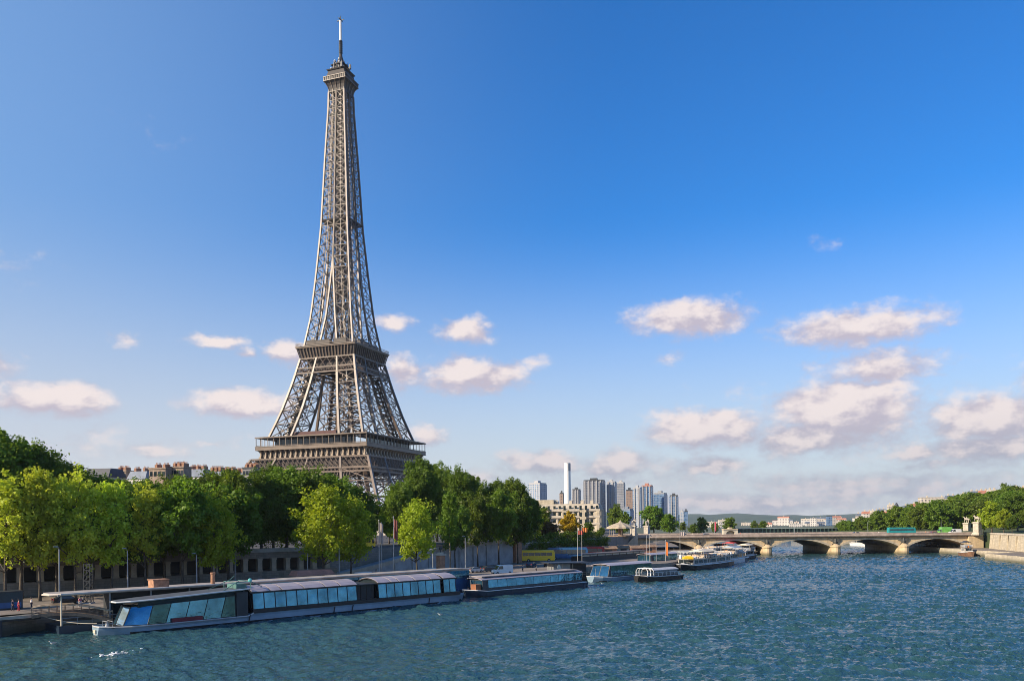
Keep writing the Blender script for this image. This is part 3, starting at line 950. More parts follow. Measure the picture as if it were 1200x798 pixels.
# ------------------------------------------------------------------ air
hzm = bpy.data.materials.new('air'); hzm.use_nodes = True
N_ = hzm.node_tree.nodes; N_.remove(N_['Principled BSDF'])
pv = N_.new('ShaderNodeVolumePrincipled'); pv.inputs['Color'].default_value = (.80, .88, 1.0, 1); pv.inputs['Density'].default_value = HAZE; pv.inputs['Anisotropy'].default_value = .2
hzm.node_tree.links.new(pv.outputs[0], N_['Material Output'].inputs['Volume'])
m = MB(); m.box(-9300, 9300, -900, 9200, -6, 352)
ho = m.build('haze', hzm); ho['kind'] = 'stuff'
# ------------------------------------------------------------------ vegetation
def np_mesh(name, V, n_quads, material):
    me = bpy.data.meshes.new(name)
    me.vertices.add(len(V)); me.vertices.foreach_set('co', V.astype(np.float32).ravel())
    me.loops.add(n_quads * 4); me.polygons.add(n_quads)
    me.loops.foreach_set('vertex_index', np.arange(n_quads * 4, dtype=np.int32))
    me.polygons.foreach_set('loop_start', np.arange(0, n_quads * 4, 4, dtype=np.int32))
    me.materials.append(material)
    me.update(calc_edges=True)
    return me
def leaves(rg, cen, rad, per, size, zsq=.85):
    """leaf faces scattered through clumps: each a bent-free quad of its own size and tilt"""
    n = len(cen) * per
    c = np.repeat(np.asarray(cen, float), per, 0); r = np.repeat(np.asarray(rad, float), per)
    d = rg.normal(size=(n, 3)); d /= np.linalg.norm(d, axis=1)[:, None]
    q = r * rg.uniform(.1, 1, n) ** .5 * (1 + .45 * np.abs(rg.normal(size=n)) * (rg.uniform(size=n) < .35))
    pos = c + d * q[:, None] * np.array([1, 1, zsq])
    nm = d * .8 + rg.normal(size=(n, 3)) * .75 + np.array([0, 0, .35]); nm /= np.linalg.norm(nm, axis=1)[:, None]
    a = np.cross(nm, rg.normal(size=(n, 3))); a /= np.linalg.norm(a, axis=1)[:, None]
    b = np.cross(nm, a)
    s = (size * rg.uniform(.55, 1.35, n))[:, None]
    a = a * s * .5; b = b * s * .5 * rg.uniform(.6, 1, n)[:, None]
    bend = nm * s * .12
    V = np.stack([pos - a, pos - b * .9 + bend, pos + a, pos + b * .9 + bend], 1).reshape(-1, 3)
    return V, n
def crown_clumps(rg, H, z0, W, shape, nl, sub=6):
    """lobes round the axis, each broken into clumps"""
    cen = []; rad = []
    for k in range(nl):
        f = (k + rg.uniform(.1, .9)) / nl
        if shape == 'broad':
            pr = (math.sin(math.pi * min(1, .12 + .84 * f)) ** .6)
        elif shape == 'slim':
            pr = (1 - f) ** .55 * (.35 + .65 * min(1, f * 3.2)) * (1 if rg.uniform() > .2 else .6)
        else:
            pr = (1 - f ** 2.4) ** .5 * (.55 + .45 * min(1, f * 2.5))
        a = k * 2.399 + rg.uniform(-.5, .5)
        rr_ = W / 2 * pr * rg.uniform(.45, .95) * (.82)
        z = z0 + (H - z0) * (.06 + .86 * f)
        L = np.array([rr_ * math.cos(a), rr_ * math.sin(a), z])
        lr = W * rg.uniform(.13, .20)
        for j in range(sub):
            d = rg.normal(size=3); d /= np.linalg.norm(d)
            q = L + d * lr * rg.uniform(.35, 1.45) * np.array([1, 1, .85])
            cen.append(q); rad.append(lr * rg.uniform(.28, .62))
    if shape == 'slim':
        for j in range(7):
            a = rg.uniform(0, 6.28); q0 = np.array([W * .2 * math.cos(a), W * .2 * math.sin(a), z0 + (H - z0) * rg.uniform(.5, .84)]); ln_ = (H - z0) * rg.uniform(.1, .2)
            for i in range(4):
                cen.append(q0 + np.array([.12 * i * math.cos(a), .12 * i * math.sin(a), ln_ * i / 3])); rad.append(W * .055 * (1.2 - .2 * i))
    for j in range(nl // 2):                              # some inside
        f = rg.uniform(.05, .8)
        cen.append(np.array([rg.normal() * W * .1, rg.normal() * W * .1, z0 + (H - z0) * f])); rad.append(W * .1)
    return cen, rad
def trunk_mb(rg, H, z0, W, r, cen, nlimb=9, lean=.0):
    m = MB()
    top = z0 + (H - z0) * .62
    pts = []; rs = []
    for i in range(7):
        f = i / 6
        pts.append((rg.normal() * .12 * f * 2, rg.normal() * .12 * f * 2, -.3 + (top + .3) * f)); rs.append(r * (1.35 if i == 0 else 1) * (1 - .72 * f))
    m.tube(pts, rs, 8)
    idx = rg.permutation(len(cen))[:nlimb * 2]
    for k in idx:
        c = cen[k]
        zb = max(z0 * .72, min(top - .4, c[2] - math.hypot(c[0], c[1]) * .8))
        f = zb / top
        b0 = (0, 0, zb)
        mid = (c[0] * .45, c[1] * .45, zb + (c[2] - zb) * .38)
        m.tube([b0, mid, tuple(c)], [r * (1 - .7 * f) * .55, r * .3, r * .06], 5)
    return m
PROTO = {}
def tree_proto(key, seed, H, z0, W, shape, nl, per, size, lm, bark, r, label, cat='tree', name='broadleaf_tree', sub=6):
    rg = np.random.default_rng(seed)
    cen, rad = crown_clumps(rg, H, z0, W, shape, nl, sub)
    V, n = leaves(rg, cen, rad, per, size)
    tr = thing(name, label, cat, (0, 0, 0))
    me = np_mesh('crown', V, n, lm); o = bpy.data.objects.new('crown', me); C.objects.link(o); o.parent = tr
    trunk_mb(rg, H, z0, W, r, cen).build('trunk', bark, tr, smooth=True, fix=False)
    PROTO[key] = [tr, False, H]
    return tr
def plant(key, x, y, z, label, group, H=None, rz=None, wide=1.0, cat=None, rg=random.Random(5)):
    tr, used, h0 = PROTO[key]
    s = (H / h0) if H else 1.0
    rz = rg.uniform(0, 6.28) if rz is None else rz
    if not used:
        PROTO[key][1] = True; o = tr
        o.location = (x, y, z); o.rotation_euler = (0, 0, rz); o.scale = (s * wide, s * wide, s)
        o['label'] = label
        if group: o['group'] = group
    else:
        o = copy_thing(tr, (x, y, z), rz, (s * wide, s * wide, s), label, group)
    if cat: o['category'] = cat
    return o
# prototypes
for k in range(3):
    tree_proto(f'slim{k}', 20 + k, 21, 5.5, 9.0, 'slim', 36, 22, .46, LEAF_Y, BARK, .24, 'x', name='young_tree', sub=9)
for k in range(3):
    tree_proto(f'ym{k}', 30 + k, 17, 4.6, 11.5, 'broad', 32, 32, .5, LEAF_L, BARK, .26, 'x', name='young_tree', sub=9)
for k in range(4):
    tree_proto(f'plane{k}', 40 + k, 23, 3.2, 17, 'dome', 48, 75, .6, LEAF_M if k % 2 else LEAF_D, BARK_L, .42, 'x', name='plane_tree', sub=9)
for k in range(3):
    tree_proto(f'dark{k}', 50 + k, 16, 5.8, 12, 'broad', 30, 90, .50, LEAF_D if k < 2 else LEAF_M, BARK, .28, 'x', name='broadleaf_tree')
for k in range(4):
    tree_proto(f'hill{k}', 60 + k, 14, 1.2, 14, 'dome', 28, 70, .8, LEAF_H if k % 2 else LEAF_M, BARK, .3, 'x', name='broadleaf_tree', sub=5)
for k in range(2):
    tree_proto(f'lime{k}', 70 + k, 15, 3.0, 10, 'dome', 26, 90, .55, LEAF_L, BARK, .3, 'x', name='broadleaf_tree')
tree_proto('gold', 80, 9, 1.6, 9, 'dome', 20, 80, .5, LEAF_G, BARK, .25, 'x', name='golden_tree')
tree_proto('bronze', 81, 8, 1.2, 9, 'dome', 20, 70, .5, LEAF_B, BARK, .25, 'x', name='bronze_tree')
tree_proto('sparse', 82, 20, 7, 6.5, 'slim', 22, 34, .45, LEAF_M, BARK_L, .22, 'x', name='young_tree')
def put(key, px, t_, top, label, group=None, z=2.5, wide=1.0, fn=None):
    x, y = (fn or qpx)(px, t_)
    H = zat(px, top, y) - z
    return plant(key, x, y, z, label, group, H, wide=wide)
ORD = ['first', 'second', 'third', 'fourth', 'fifth', 'sixth', 'seventh', 'eighth', 'ninth', 'tenth', 'eleventh', 'twelfth', 'thirteenth', 'fourteenth', 'fifteenth', 'sixteenth']
G1 = 'young trees along the lower quay'
tree_proto('yy0', 90, 19, 5.2, 11, 'broad', 30, 26, .48, LEAF_Y, BARK, .24, 'x', name='young_tree', sub=9)
tree_proto('yy1', 91, 19, 6.2, 9.5, 'dome', 26, 24, .48, LEAF_Y, BARK, .24, 'x', name='young_tree', sub=8)
put('yy1', 6, 36, 556, 'pale yellow-green young tree on the lower quay, at the very left edge of the view', G1, wide=1.0)
put('slim1', 46, 35, 548, 'tall slender yellow-green young tree on the lower quay, second from the left', G1, wide=.9)
put('yy0', 88, 35, 552, 'yellow-green young tree with a dark trunk on the lower quay, third from the left', G1, wide=.85)
put('slim0', 130, 35, 563, 'slender yellow-green young tree behind the bow of the glass restaurant boat', G1, wide=1.05)
put('yy1', 170, 34, 568, 'bright yellow young tree on the lower quay, fifth from the left', G1, wide=.85)
put('dark2', 213, 34, 562, 'green young tree behind the orange brick box on the pontoon roof', G1, wide=.85)
put('ym0', 252, 33, 584, 'small light green tree on the lower quay beside a street lamp', G1, wide=.8)
put('ym2', 379, 30, 571, 'broad light green tree on the lower quay in front of the tower', G1, wide=1.0)
put('ym0', 411, 30, 584, 'light green tree just right of the broad one in front of the tower', G1, wide=.85)
put('ym1', 488, 30, 588, 'round green tree beside the flag poles on the lower quay', G1, wide=.85)
put('sparse', 527, 30, 574, 'thin sparse tree with a pale trunk before the concrete ramp', G1, wide=.9)
for k, (px, top) in enumerate(((24, 566), (66, 572), (108, 574), (150, 578), (192, 574), (232, 572), (268, 574))):
    put(['dark0', 'dark2', 'dark1'][k % 3], px, 42, top, 'green tree close to the embankment wall, %s from the left in the second quay row' % ORD[k], 'second row of trees on the lower quay', wide=.95)
for k, (px, top) in enumerate(((552, 592), (568, 580), (586, 575), (603, 590))):
    x, y = rl(40 + 11 * k, -3.5)
    plant(f'dark{k % 3}', x, y, 2.5, ['dark green tree at the foot of the concrete ramp, first of four', 'dark green tree at the foot of the ramp, second of four', 'dark green tree at the foot of the ramp, third of four', 'dark green tree beside the brick end pier of the ramp'][k], 'dark trees in front of the ramp', zat(px, top, y) - 2.5, wide=.72)
# plane trees on the upper quay behind the wall
G2 = 'plane trees on the upper quay'
k = 0
def wpx(px, t_):
    r = (px - 600) / F
    ox, oy = A0.x + WN_.x * t_, A0.y + WN_.y * t_
    s = (r * oy - ox) / (WU.x - WU.y * r)
    return wl(s, t_)
def rpx(px, t_):
    r = (px - 600) / F
    ox, oy = A1.x + RN.x * t_, A1.y + RN.y * t_
    s = (r * oy - ox) / (RU.x - RU.y * r)
    return rl(s, t_)
ORD = ['first', 'second', 'third', 'fourth', 'fifth', 'sixth', 'seventh', 'eighth', 'ninth', 'tenth', 'eleventh', 'twelfth', 'thirteenth', 'fourteenth', 'fifteenth', 'sixteenth']
row1 = [(-30, 520), (2, 514), (42, 527), (80, 545), (112, 561), (146, 566), (180, 567), (214, 560), (244, 556), (275, 555), (306, 556), (336, 549), (366, 552), (395, 562), (420, 572)]
for i, (px, top) in enumerate(row1):
    put(f'plane{i % 4}', px, 14 + (i % 3) * 2, top, f'dark plane tree on the upper quay behind the embankment wall, {ORD[i]} from the left', G2, UPZ, wide=1.0, fn=wpx)
row2 = [(-14, 514), (22, 519), (62, 538), (98, 556), (130, 563), (165, 563), (200, 561), (260, 557), (320, 549), (380, 556)]
for i, (px, top) in enumerate(row2):
    put(f'plane{(i + 2) % 4}', px, 32 + (i % 2) * 4, top, f'plane tree in the back row of the upper quay, {ORD[i]} from the left', G2, UPZ, wide=.85, fn=wpx)
row3 = [(468, 568, 16), (492, 541, 20), (512, 545, 34), (540, 551, 22), (556, 563, 36), (580, 566, 14), (602, 562, 20), (622, 583, 18), (636, 596, 24)]
lab3 = ['plane tree at the left flank of the big clump right of the tower', 'tallest plane tree right of the foot of the tower', 'large plane tree behind the tallest one right of the tower', 'tall rounded plane tree above the concrete ramp',
        'plane tree at the back of the clump over the ramp', 'dense plane tree over the middle of the ramp', 'rounded plane tree over the upper end of the ramp', 'smaller plane tree left of the tall white chimney', 'lowest plane tree at the right end of the clump']
for i, (px, top, tt) in enumerate(row3):
    put(f'plane{(i + 1) % 4}', px, tt, top, lab3[i], 'plane trees above the ramp', UPZ, wide=.86, fn=rpx)
for i, (px, top, tt) in enumerate(((440, 590, 34), (456, 598, 30), (430, 598, 50))):
    put(f'dark{i}', px, tt, top, ['green tree in the gap at the right foot of the tower', 'low green tree right of the tower foot behind the flags', 'low dark tree in front of the tower pier'][i], 'trees at the foot of the tower', UPZ, wide=1.2, fn=rpx)
# garden trees between the hedge and the stone apartment block
for key, px, top, Y, wd, lb in (('gold', 667, 603, 318, 1.0, 'golden yellow tree in front of the stone apartment block'), ('bronze', 645, 612, 300, 1.0, 'bronze coloured low tree beside the golden one'),
                                ('dark0', 690, 612, 330, 1.0, 'dark low tree right of the golden tree'), ('dark1', 705, 618, 330, 1.1, 'small dark tree under the right end of the apartment block'),
                                ('hill1', 722, 594, 470, .8, 'dark tree right of the stone apartment block'), ('hill3', 731, 601, 450, .8, 'green tree behind the striped carousel top'),
                                ('hill0', 766, 592, 480, 1.05, 'largest dark green tree behind the left bridge statues'), ('hill2', 784, 603, 470, 1.1, 'dark tree just right of the largest one behind the bridge statues'),
                                ('hill1', 800, 612, 520, 1.0, 'low green tree on the left bank beyond the bridge end'), ('hill3', 822, 607, 640, 1.0, 'rounded green tree beyond the bridge, right of the last tower block'),
                                ('hill0', 812, 614, 600, 1.0, 'small green tree beyond the left end of the bridge'), ('hill2', 855, 607, 680, 1.15, 'round dark green tree above the beige kiosk on the bridge'),
                                ('hill1', 884, 611, 740, .9, 'small dark conifer-like tree beyond the bridge'), ('hill0', 894, 610, 780, 1.0, 'dark bushy tree left of the far white houses'), ('hill3', 838, 613, 700, 1.0, 'low bush-like tree behind the pink flag')):
    v = at(px, top, Y); z = UPZ if Y < 600 or px < 800 else 5
    plant(key, v.x, Y, z, lb, 'trees near the left end of the bridge', v.z - z, wide=wd)
# clipped hedge on the terrace
rg = np.random.default_rng(9)
cen = [(x, rg.uniform(.6, 3.2), rg.uniform(8.6, 11.0)) for x in np.arange(1, 66, .55)] + [(x, rg.uniform(-.9, -.2), rg.uniform(4.6, 8.8)) for x in np.arange(1, 66, .4)]
V, n = leaves(rg, cen, [1.15] * len(cen), 85, .42)
hd = thing('clipped_hedge', 'long clipped dark green hedge on the terrace behind the coaches', 'hedge', (4, 264, 0), math.atan2(58, 33))
o = bpy.data.objects.new('foliage', np_mesh('foliage', V, n, LEAF_D)); C.objects.link(o); o.parent = hd
m = MB()
for x in range(1, 66, 2): m.tube([(x, 1.8, 8.2), (x + .1, 1.9, 9.0), (x, 1.8, 10.2)], [.09, .07, .03], 5)
m.build('branches', BARK, hd)
# hillside wood on the right bank
G4 = 'trees of the wood on the right bank hillside'
rh = random.Random(21); pts = []
y = 372.0
while y < 1000 and len(pts) < 215:
    x = hx0(y) + 7 + rh.uniform(0, 4)
    while x < min(hx0(y) + 165, .66 * y):
        if x / y > .392 and not (y < 425 and x < 238): pts.append((x + rh.uniform(-2, 2), y + rh.uniform(-4, 4)))
        x += rh.uniform(8.5, 12) * (1 + (y - 372) / 1100)
    y += rh.uniform(12, 16) * (1 + (y - 372) / 500)
for x, y in pts:
    lowf = .55 + .45 * sm((x / y - .385) / .12)
    plant('hill%d' % rh.randrange(4), x, y, hillz(x, y) - .4, 'green broadleaf tree in the dense wood covering the right bank hillside', G4, rh.uniform(10.5, 15.5) * lowf, wide=rh.uniform(.95, 1.3))
for i, (px, top, Y, key, lb) in enumerate(((1162, 588, 352, 'lime0', 'bright lime green tree beside the right bridge pedestals'), (1176, 596, 345, 'lime1', 'lime green tree leaning over the pale retaining wall'), (1152, 604, 362, 'lime1', 'low lime green tree touching the end of the bridge'),
                                       (1192, 578, 362, 'dark1', 'tall dark tree near the right edge above the retaining wall'), (1186, 606, 338, 'dark0', 'dark tree overhanging the retaining wall'), (1210, 590, 338, 'dark2', 'dark green tree at the right edge of the view'), (1180, 578, 385, 'plane1', 'high rounded tree behind the lime green ones'))):
    v = at(px, top, Y)
    plant(key, v.x, Y, 9, lb, 'trees beside the right end of the bridge', v.z - 9, wide=1.1)
for key, (tr, used, h0) in list(PROTO.items()):
    if not used:
        for ch in list(tr.children): bpy.data.objects.remove(ch)
        bpy.data.objects.remove(tr); del PROTO[key]
# ------------------------------------------------------------------ bridge
BX, BY = 51.4, 360.0
br = thing('stone_bridge', 'low pale stone bridge with five shallow arches crossing the river', 'bridge', (BX, BY, 0), 0)
PITCH, NA, BW, ZT = 29.66, 5, 35.0, 7.35
def arch_z(u):                       # u in -1..1 over the opening
    hw, rise = 13.0, 3.2
    Rr = (hw * hw + rise * rise) / (2 * rise)
    return 3.1 + math.sqrt(Rr * Rr - (u * hw) ** 2) - (Rr - rise)
m = MB(); NS = 22
for k in range(NA):
    ring = MB()
    xc = PITCH * (k + .5)
    xs = [xc - 13 + 26 * i / NS for i in range(NS + 1)]
    zs_ = [arch_z((x - xc) / 13) for x in xs]
    for i in range(NS):
        a, b_ = xs[i], xs[i + 1]; za, zb = zs_[i], zs_[i + 1]
        m.add([(a, 0, za), (b_, 0, zb), (b_, 0, ZT), (a, 0, ZT), (a, BW, za), (b_, BW, zb), (b_, BW, ZT), (a, BW, ZT)], [(0, 1, 2, 3), (5, 4, 7, 6), (1, 0, 4, 5)])
        ring.hexa([(a, -.14, za - .002), (b_, -.14, zb - .002), (b_, -.002, zb - .002), (a, -.002, za - .002), (a, -.14, za + .85), (b_, -.14, zb + .85), (b_, -.002, zb + .85), (a, -.002, za + .85)])
    ring.build('arch_ring', STONE_L, br)
    for x0, x1 in ((PITCH * k, xc - 13), (xc + 13, PITCH * (k + 1))):
        m.add([(x0, 0, 3.1), (x1, 0, 3.1), (x1, 0, ZT), (x0, 0, ZT)], [(0, 1, 2, 3)])
        m.add([(x0, BW, 3.1), (x1, BW, 3.1), (x1, BW, ZT), (x0, BW, ZT)], [(1, 0, 3, 2)])
m.build('spandrel', STONE_B, br, fix=False)
m = MB(); m.box(-3, PITCH * NA + 3, -1.0, BW + 1.0, ZT + .003, 7.95); m.box(-3, PITCH * NA + 3, -1.25, -1.0, 7.6, 7.95)
m.build('cornice', mat('shade_dark_stone', (.20, .17, .135), .85, var=.3, scale=.3), br)  # cornice stone darkened to deepen the shadow line under the parapet
m = MB(); m.box(-3, PITCH * NA + 3, -.95, -.45, 7.953, 8.85); m.box(-3, PITCH * NA + 3, -1.1, -.3, 8.853, 9.08)
m.build('parapet', mat('rosy_parapet_stone', (.50, .40, .33), .8, var=.2), br)
m = MB(); m.box(-3, PITCH * NA + 3, BW + .45, BW + .95, 7.953, 9.08)
m.build('far_parapet', mat('rosy_parapet_stone', (.50, .40, .33), .8, var=.2), br)
m = MB(); m.box(-3, PITCH * NA + 3, 3.5, BW - 3.5, 7.953, 7.97); m.build('roadway', ASPH, br)
m = MB()
for s0, s1 in ((-.4, 3.4), (BW - 3.4, BW + .4)): m.box(-3, PITCH * NA + 3, s0, s1, 7.953, 8.09)
m.build('pavement', COBB, br)
pp = None
for k in range(NA + 1):
    if k in (0, NA):
        m = MB(); x = PITCH * k
        m.box(x - (4.5 if k == 0 else 1.7), x + (1.7 if k == 0 else 4.5), -1.4, BW + 1.4, -2, 7.3)
        m.build('abutment', STONE_B, br); continue
    m = MB()
    pl = [(-1.75, BW), (-1.75, -1.2)] + [(1.75 * math.sin(t_), -1.2 - 2.1 * math.cos(t_)) for t_ in [R(-60), R(-30), 0, R(30), R(60)]] + [(1.75, -1.2), (1.75, BW)]
    m.prism(pl, -2, 3.1); 
    big_ = [(x * 1.16, y - (.3 if y < 5 else 0)) for x, y in pl]
    m.prism(big_, 3.103, 3.6)
    m.loft([[(x * 1.05, y, 3.603) for x, y in pl if y < 5], [(x * .3, -.3 + y * .05, 4.6) for x, y in pl if y < 5]])
    m.prism([(x * 1.1, y - (.2 if y < 5 else 0)) for x, y in pl], -2, .5)
    po = m.build('pier', STONE_B, br, (PITCH * k, 0, 0))
    m = MB()
    n = 14
    m.tube([(1.0 * math.cos(2 * math.pi * i / n), -.35, 5.55 + .95 * math.sin(2 * math.pi * i / n)) for i in range(n + 1)], .26, 6)
    for s_ in (-1, 1):
        m.loft([[(s_ * .2, -.65, 5.0), (s_ * .2, -.1, 5.0), (s_ * .2, -.1, 6.0), (s_ * .2, -.65, 6.0)], [(s_ * 1.5, -.6, 5.6), (s_ * 1.5, -.1, 5.6), (s_ * 1.5, -.1, 6.9), (s_ * 1.5, -.6, 6.9)], [(s_ * 2.5, -.4, 6.0), (s_ * 2.5, -.1, 6.0), (s_ * 2.5, -.1, 6.6), (s_ * 2.5, -.4, 6.6)]])
    m.lathe([(.42, 4.6), (.62, 5.4), (.4, 6.3), (.28, 6.75), (.1, 7.0)], 8, (0, -.45)); m.box(-1.3, 1.3, -.3, 0, 4.1, 4.5)
    m.build('eagle_relief', BRONZE, po)
# statues on pedestals
def statue(x, y, z, rz, label, hp):
    th = thing('equestrian_statue', label, 'statue', (x, y, z), rz, 'statues at the ends of the bridge')
    m = MB(); m.box(-1.8, 1.8, -1.6, 1.6, -.2, .5); m.box(-1.55, 1.55, -1.35, 1.35, .503, .9); m.box(-1.3, 1.3, -1.1, 1.1, .903, hp - .5); m.box(-1.6, 1.6, -1.4, 1.4, hp - .497, hp - .2); m.box(-1.4, 1.4, -1.2, 1.2, hp - .197, hp)
    m.build('pedestal', STONE_T, th)
    m = MB()
    m.tube([(-1.15, 0, hp + 1.55), (-.8, 0, hp + 1.75), (-.2, 0, hp + 1.7), (.5, 0, hp + 1.75), (.95, 0, hp + 1.85)], [.3, .48, .46, .48, .32], 8)
    m.tube([(.75, 0, hp + 1.85), (1.15, 0, hp + 2.5), (1.3, 0, hp + 2.95)], [.38, .26, .2], 7)
    m.tube([(1.2, 0, hp + 2.95), (1.55, 0, hp + 2.75), (1.85, 0, hp + 2.45)], [.2, .19, .11], 6)
    for lx, ly, kx in ((.85, .25, .95), (.85, -.25, 1.35), (-.9, .25, -1.0), (-.9, -.25, -.75)):
        m.tube([(lx, ly, hp + 1.6), (kx, ly, hp + .85), (lx - .05 if kx < 1.2 else 1.25, ly, hp + (.02 if kx < 1.2 else .5))], [.24, .13, .1], 6)
    m.tube([(-1.25, 0, hp + 1.75), (-1.6, 0, hp + 1.5), (-1.65, 0, hp + .7)], [.13, .12, .05], 5)
    m.tube([(.4, -.75, hp + 0), (.42, -.72, hp + .9), (.4, -.7, hp + 1.7), (.42, -.7, hp + 2.25), (.45, -.7, hp + 2.45)], [.24, .22, .3, .3, .12], 8)
    m.lathe([(.08, hp + 2.4), (.2, hp + 2.6), (.2, hp + 2.8), (.05, hp + 3.0)], 8, (.45, -.7))
    m.tube([(.42, -.5, hp + 2.2), (.8, -.3, hp + 2.35), (1.15, -.15, hp + 2.5)], [.12, .1, .08], 5)
    m.tube([(.4, -.95, hp + 2.2), (.2, -1.05, hp + 1.7), (.35, -1.0, hp + 1.3)], [.12, .1, .07], 5)
    m.box(-1.5, 1.5, -1.0, 1.0, hp + .003, hp + .1)
    m.build('horse_and_warrior', STONE_T, th, smooth=False)
v = at(742, 620, 358); statue(v.x, 357.5, 8.0, R(65), 'pale statue of a man with a horse on the pedestal beside the stairs', 5.2)
v = at(758, 620, 398); statue(v.x, 398, 8.0, R(60), 'pale statue of a man with a horse right of the stairs pedestal', 4.9)
v = at(1146, 612, 357); statue(v.x, 357.5, 8.0, R(115), 'pale statue of a man with a horse touching the lime green tree', 5.4)
v = at(1133, 612, 396); statue(v.x, 396, 8.0, R(120), 'pale statue of a man with a horse left of the pair by the lime tree', 4.9)
# staircase from the bridge end to the lower quay
st = thing('stone_staircase', 'pale stone staircase descending from the left bridge end to the quay', 'staircase', (51, 352, 0), R(205))
m = MB()
for k in range(20): m.box(k * .42, (k + 1) * .42, 0, 4, 2.4, 8.9 - k * .32)
m.build('steps', STONE_T, st)
m = MB(); m.side([(0, 2.4), (8.4, 2.4), (8.4, 3.4), (0, 9.9)], 4.003, 4.5); m.side([(0, 2.4), (8.4, 2.4), (8.4, 3.4), (0, 9.9)], -.5, -.003); m.build('balustrade', STONE_L, st)

# ------------------------------------------------------------------ far tower blocks
def tower_block(label, px0, px1, top, Y, rz, fm, roofc=None, depth=None, step=None, fins=None, base=6, cap=2.5):
    v = at((px0 + px1) / 2, top, Y); wpx_ = (px1 - px0) / F * Y
    a = abs(R(rz)); d = depth or wpx_ * .7
    w_ = max(6, (wpx_ - d * math.sin(a)) / math.cos(a))
    th = thing('tower_block', label, 'tower block', (v.x, Y, base), R(rz), 'tower blocks on the far left bank')
    H = v.z - base
    m = MB(); m.box(-w_ / 2, w_ / 2, -d / 2, d / 2, -3, H - cap)
    m.build('body', fm, th)
    m = MB(); m.box(-w_ / 2 + .6, w_ / 2 - .6, -d / 2 + .6, d / 2 - .6, H - cap + .01, H); m.box(-w_ * .2, w_ * .15, -d * .2, d * .2, H + .01, H + 3.5)
    m.build('roof', roofc or STEEL_D, th)
    if fins:
        pr = None
        for k in range(fins):
            x = -w_ / 2 + w_ * (k + .5) / fins
            if pr is None:
                m = MB(); m.box(-.9, .9, -1.3, 0, -3, H - cap * .5); pr = m.build('pier_strip', mat('pale_concrete', (.38, .37, .37), .8), th, (x, -d / 2, 0))
            else:
                dup_part(pr, th, (x, -d / 2, 0))
    if step:
        m = MB(); m.box(w_ / 2 + .01, w_ / 2 + step[0], -d / 2 + 3, d / 2 - 3, -3, H * step[1]); m.build('wing', fm, th)
    return th
FA = facade('white_blue_facade', (.40, .42, .45), (.05, .10, .18), 4.4, 3.1, .5, .6)
FB = facade('blue_glass_facade', (.20, .26, .34), (.03, .07, .14), 3.0, 3.0, .7, .62)
FC = facade('grey_grid_facade', (.25, .26, .28), (.04, .05, .08), 3.6, 3.0, .55, .55)
FD = facade('brown_facade', (.30, .21, .16), (.06, .05, .05), 3.4, 3.0, .5, .5)
FE = facade('deep_blue_facade', (.16, .24, .36), (.02, .06, .13), 2.6, 3.1, .75, .7)
GW = mat('grey_white_cap', (.42, .42, .43), .7)
FW = facade('cream_facade', (.62, .55, .46), (.07, .07, .08), 3.4, 3.2, .4, .5)
FW2 = facade('white_facade', (.66, .62, .57), (.08, .08, .09), 3.0, 3.1, .42, .5)
tower_block('pale blue and white tower block standing alone left of the tall chimney', 619, 641, 566, 1350, -35, FA, GW)
tower_block('thin brown block just left of the tall white chimney', 655.5, 661, 577, 1650, -20, FD)
tower_block('grey and cream twin block just right of the tall chimney', 670, 681, 573, 1600, -20, FC, fins=3)
tower_block('broad dark grey tower block, tallest one right of the chimney', 683, 710, 562.5, 1500, -18, FC, depth=26, fins=5)
tower_block('tall narrow white striped tower block, left of two close ones', 710.5, 723, 564, 1520, -22, FA, GW, fins=2)
tower_block('tall grey tower block touching the white striped one', 722.5, 733, 565, 1480, -22, FC, GW)
tower_block('brown tower block between the grey one and the blue one', 733, 742.5, 573.5, 1600, -15, FD)
tower_block('white tower block with two dark blue stripes', 741, 753, 571, 1420, -25, FA, GW, fins=2)
tower_block('dark blue tower block with pale piers and a reddish roof', 751, 766, 568.5, 1460, -20, FE, mat('terracotta', (.45, .20, .14), .8), fins=3)
tower_block('wide deep blue glass tower block', 765, 783, 577.5, 1500, -25, FE, STEEL, depth=24)
tower_block('slender blue and white tower block right of the wide glass one', 784, 795.5, 580, 1600, -20, FB, fins=2)
tower_block('low white block at the right end of the towers', 796, 802, 598.5, 1800, -20, FA, GW)
tower_block('small dark blue block, last one to the right of the towers', 801.5, 806.5, 598, 1900, -15, FE)
tower_block('low blue-grey glass block in front of the brown tower', 727, 743, 596, 1250, -30, FE, ZINC)
ch = thing('tall_chimney', 'tall tapering white chimney with a dark grey panel at its top', 'chimney', (at(665, 560, 1450).x, 1450, 6))
hc = zat(665, 542.5, 1450) - 6
m = MB(); m.lathe([(7.2, -3), (6.4, hc * .3), (5.6, hc * .75), (5.4, hc - .5), (5.6, hc - .4), (5.6, hc), (4.6, hc)], 20); m.build('shaft', WHITE, ch, smooth=False)
m = MB()
for a0, a1 in ((-80, -10),):
    pts = [R(a0 + (a1 - a0) * i / 6) for i in range(7)]
    m.loft([[(5.75 * math.cos(a), 5.75 * math.sin(a), hc - 14) for a in pts] + [(5.5 * math.cos(a), 5.5 * math.sin(a), hc - 14) for a in pts[::-1]], [(5.75 * math.cos(a), 5.75 * math.sin(a), hc - 1.5) for a in pts] + [(5.5 * math.cos(a), 5.5 * math.sin(a), hc - 1.5) for a in pts[::-1]]])
m.build('louvre_panel', STEEL, ch)

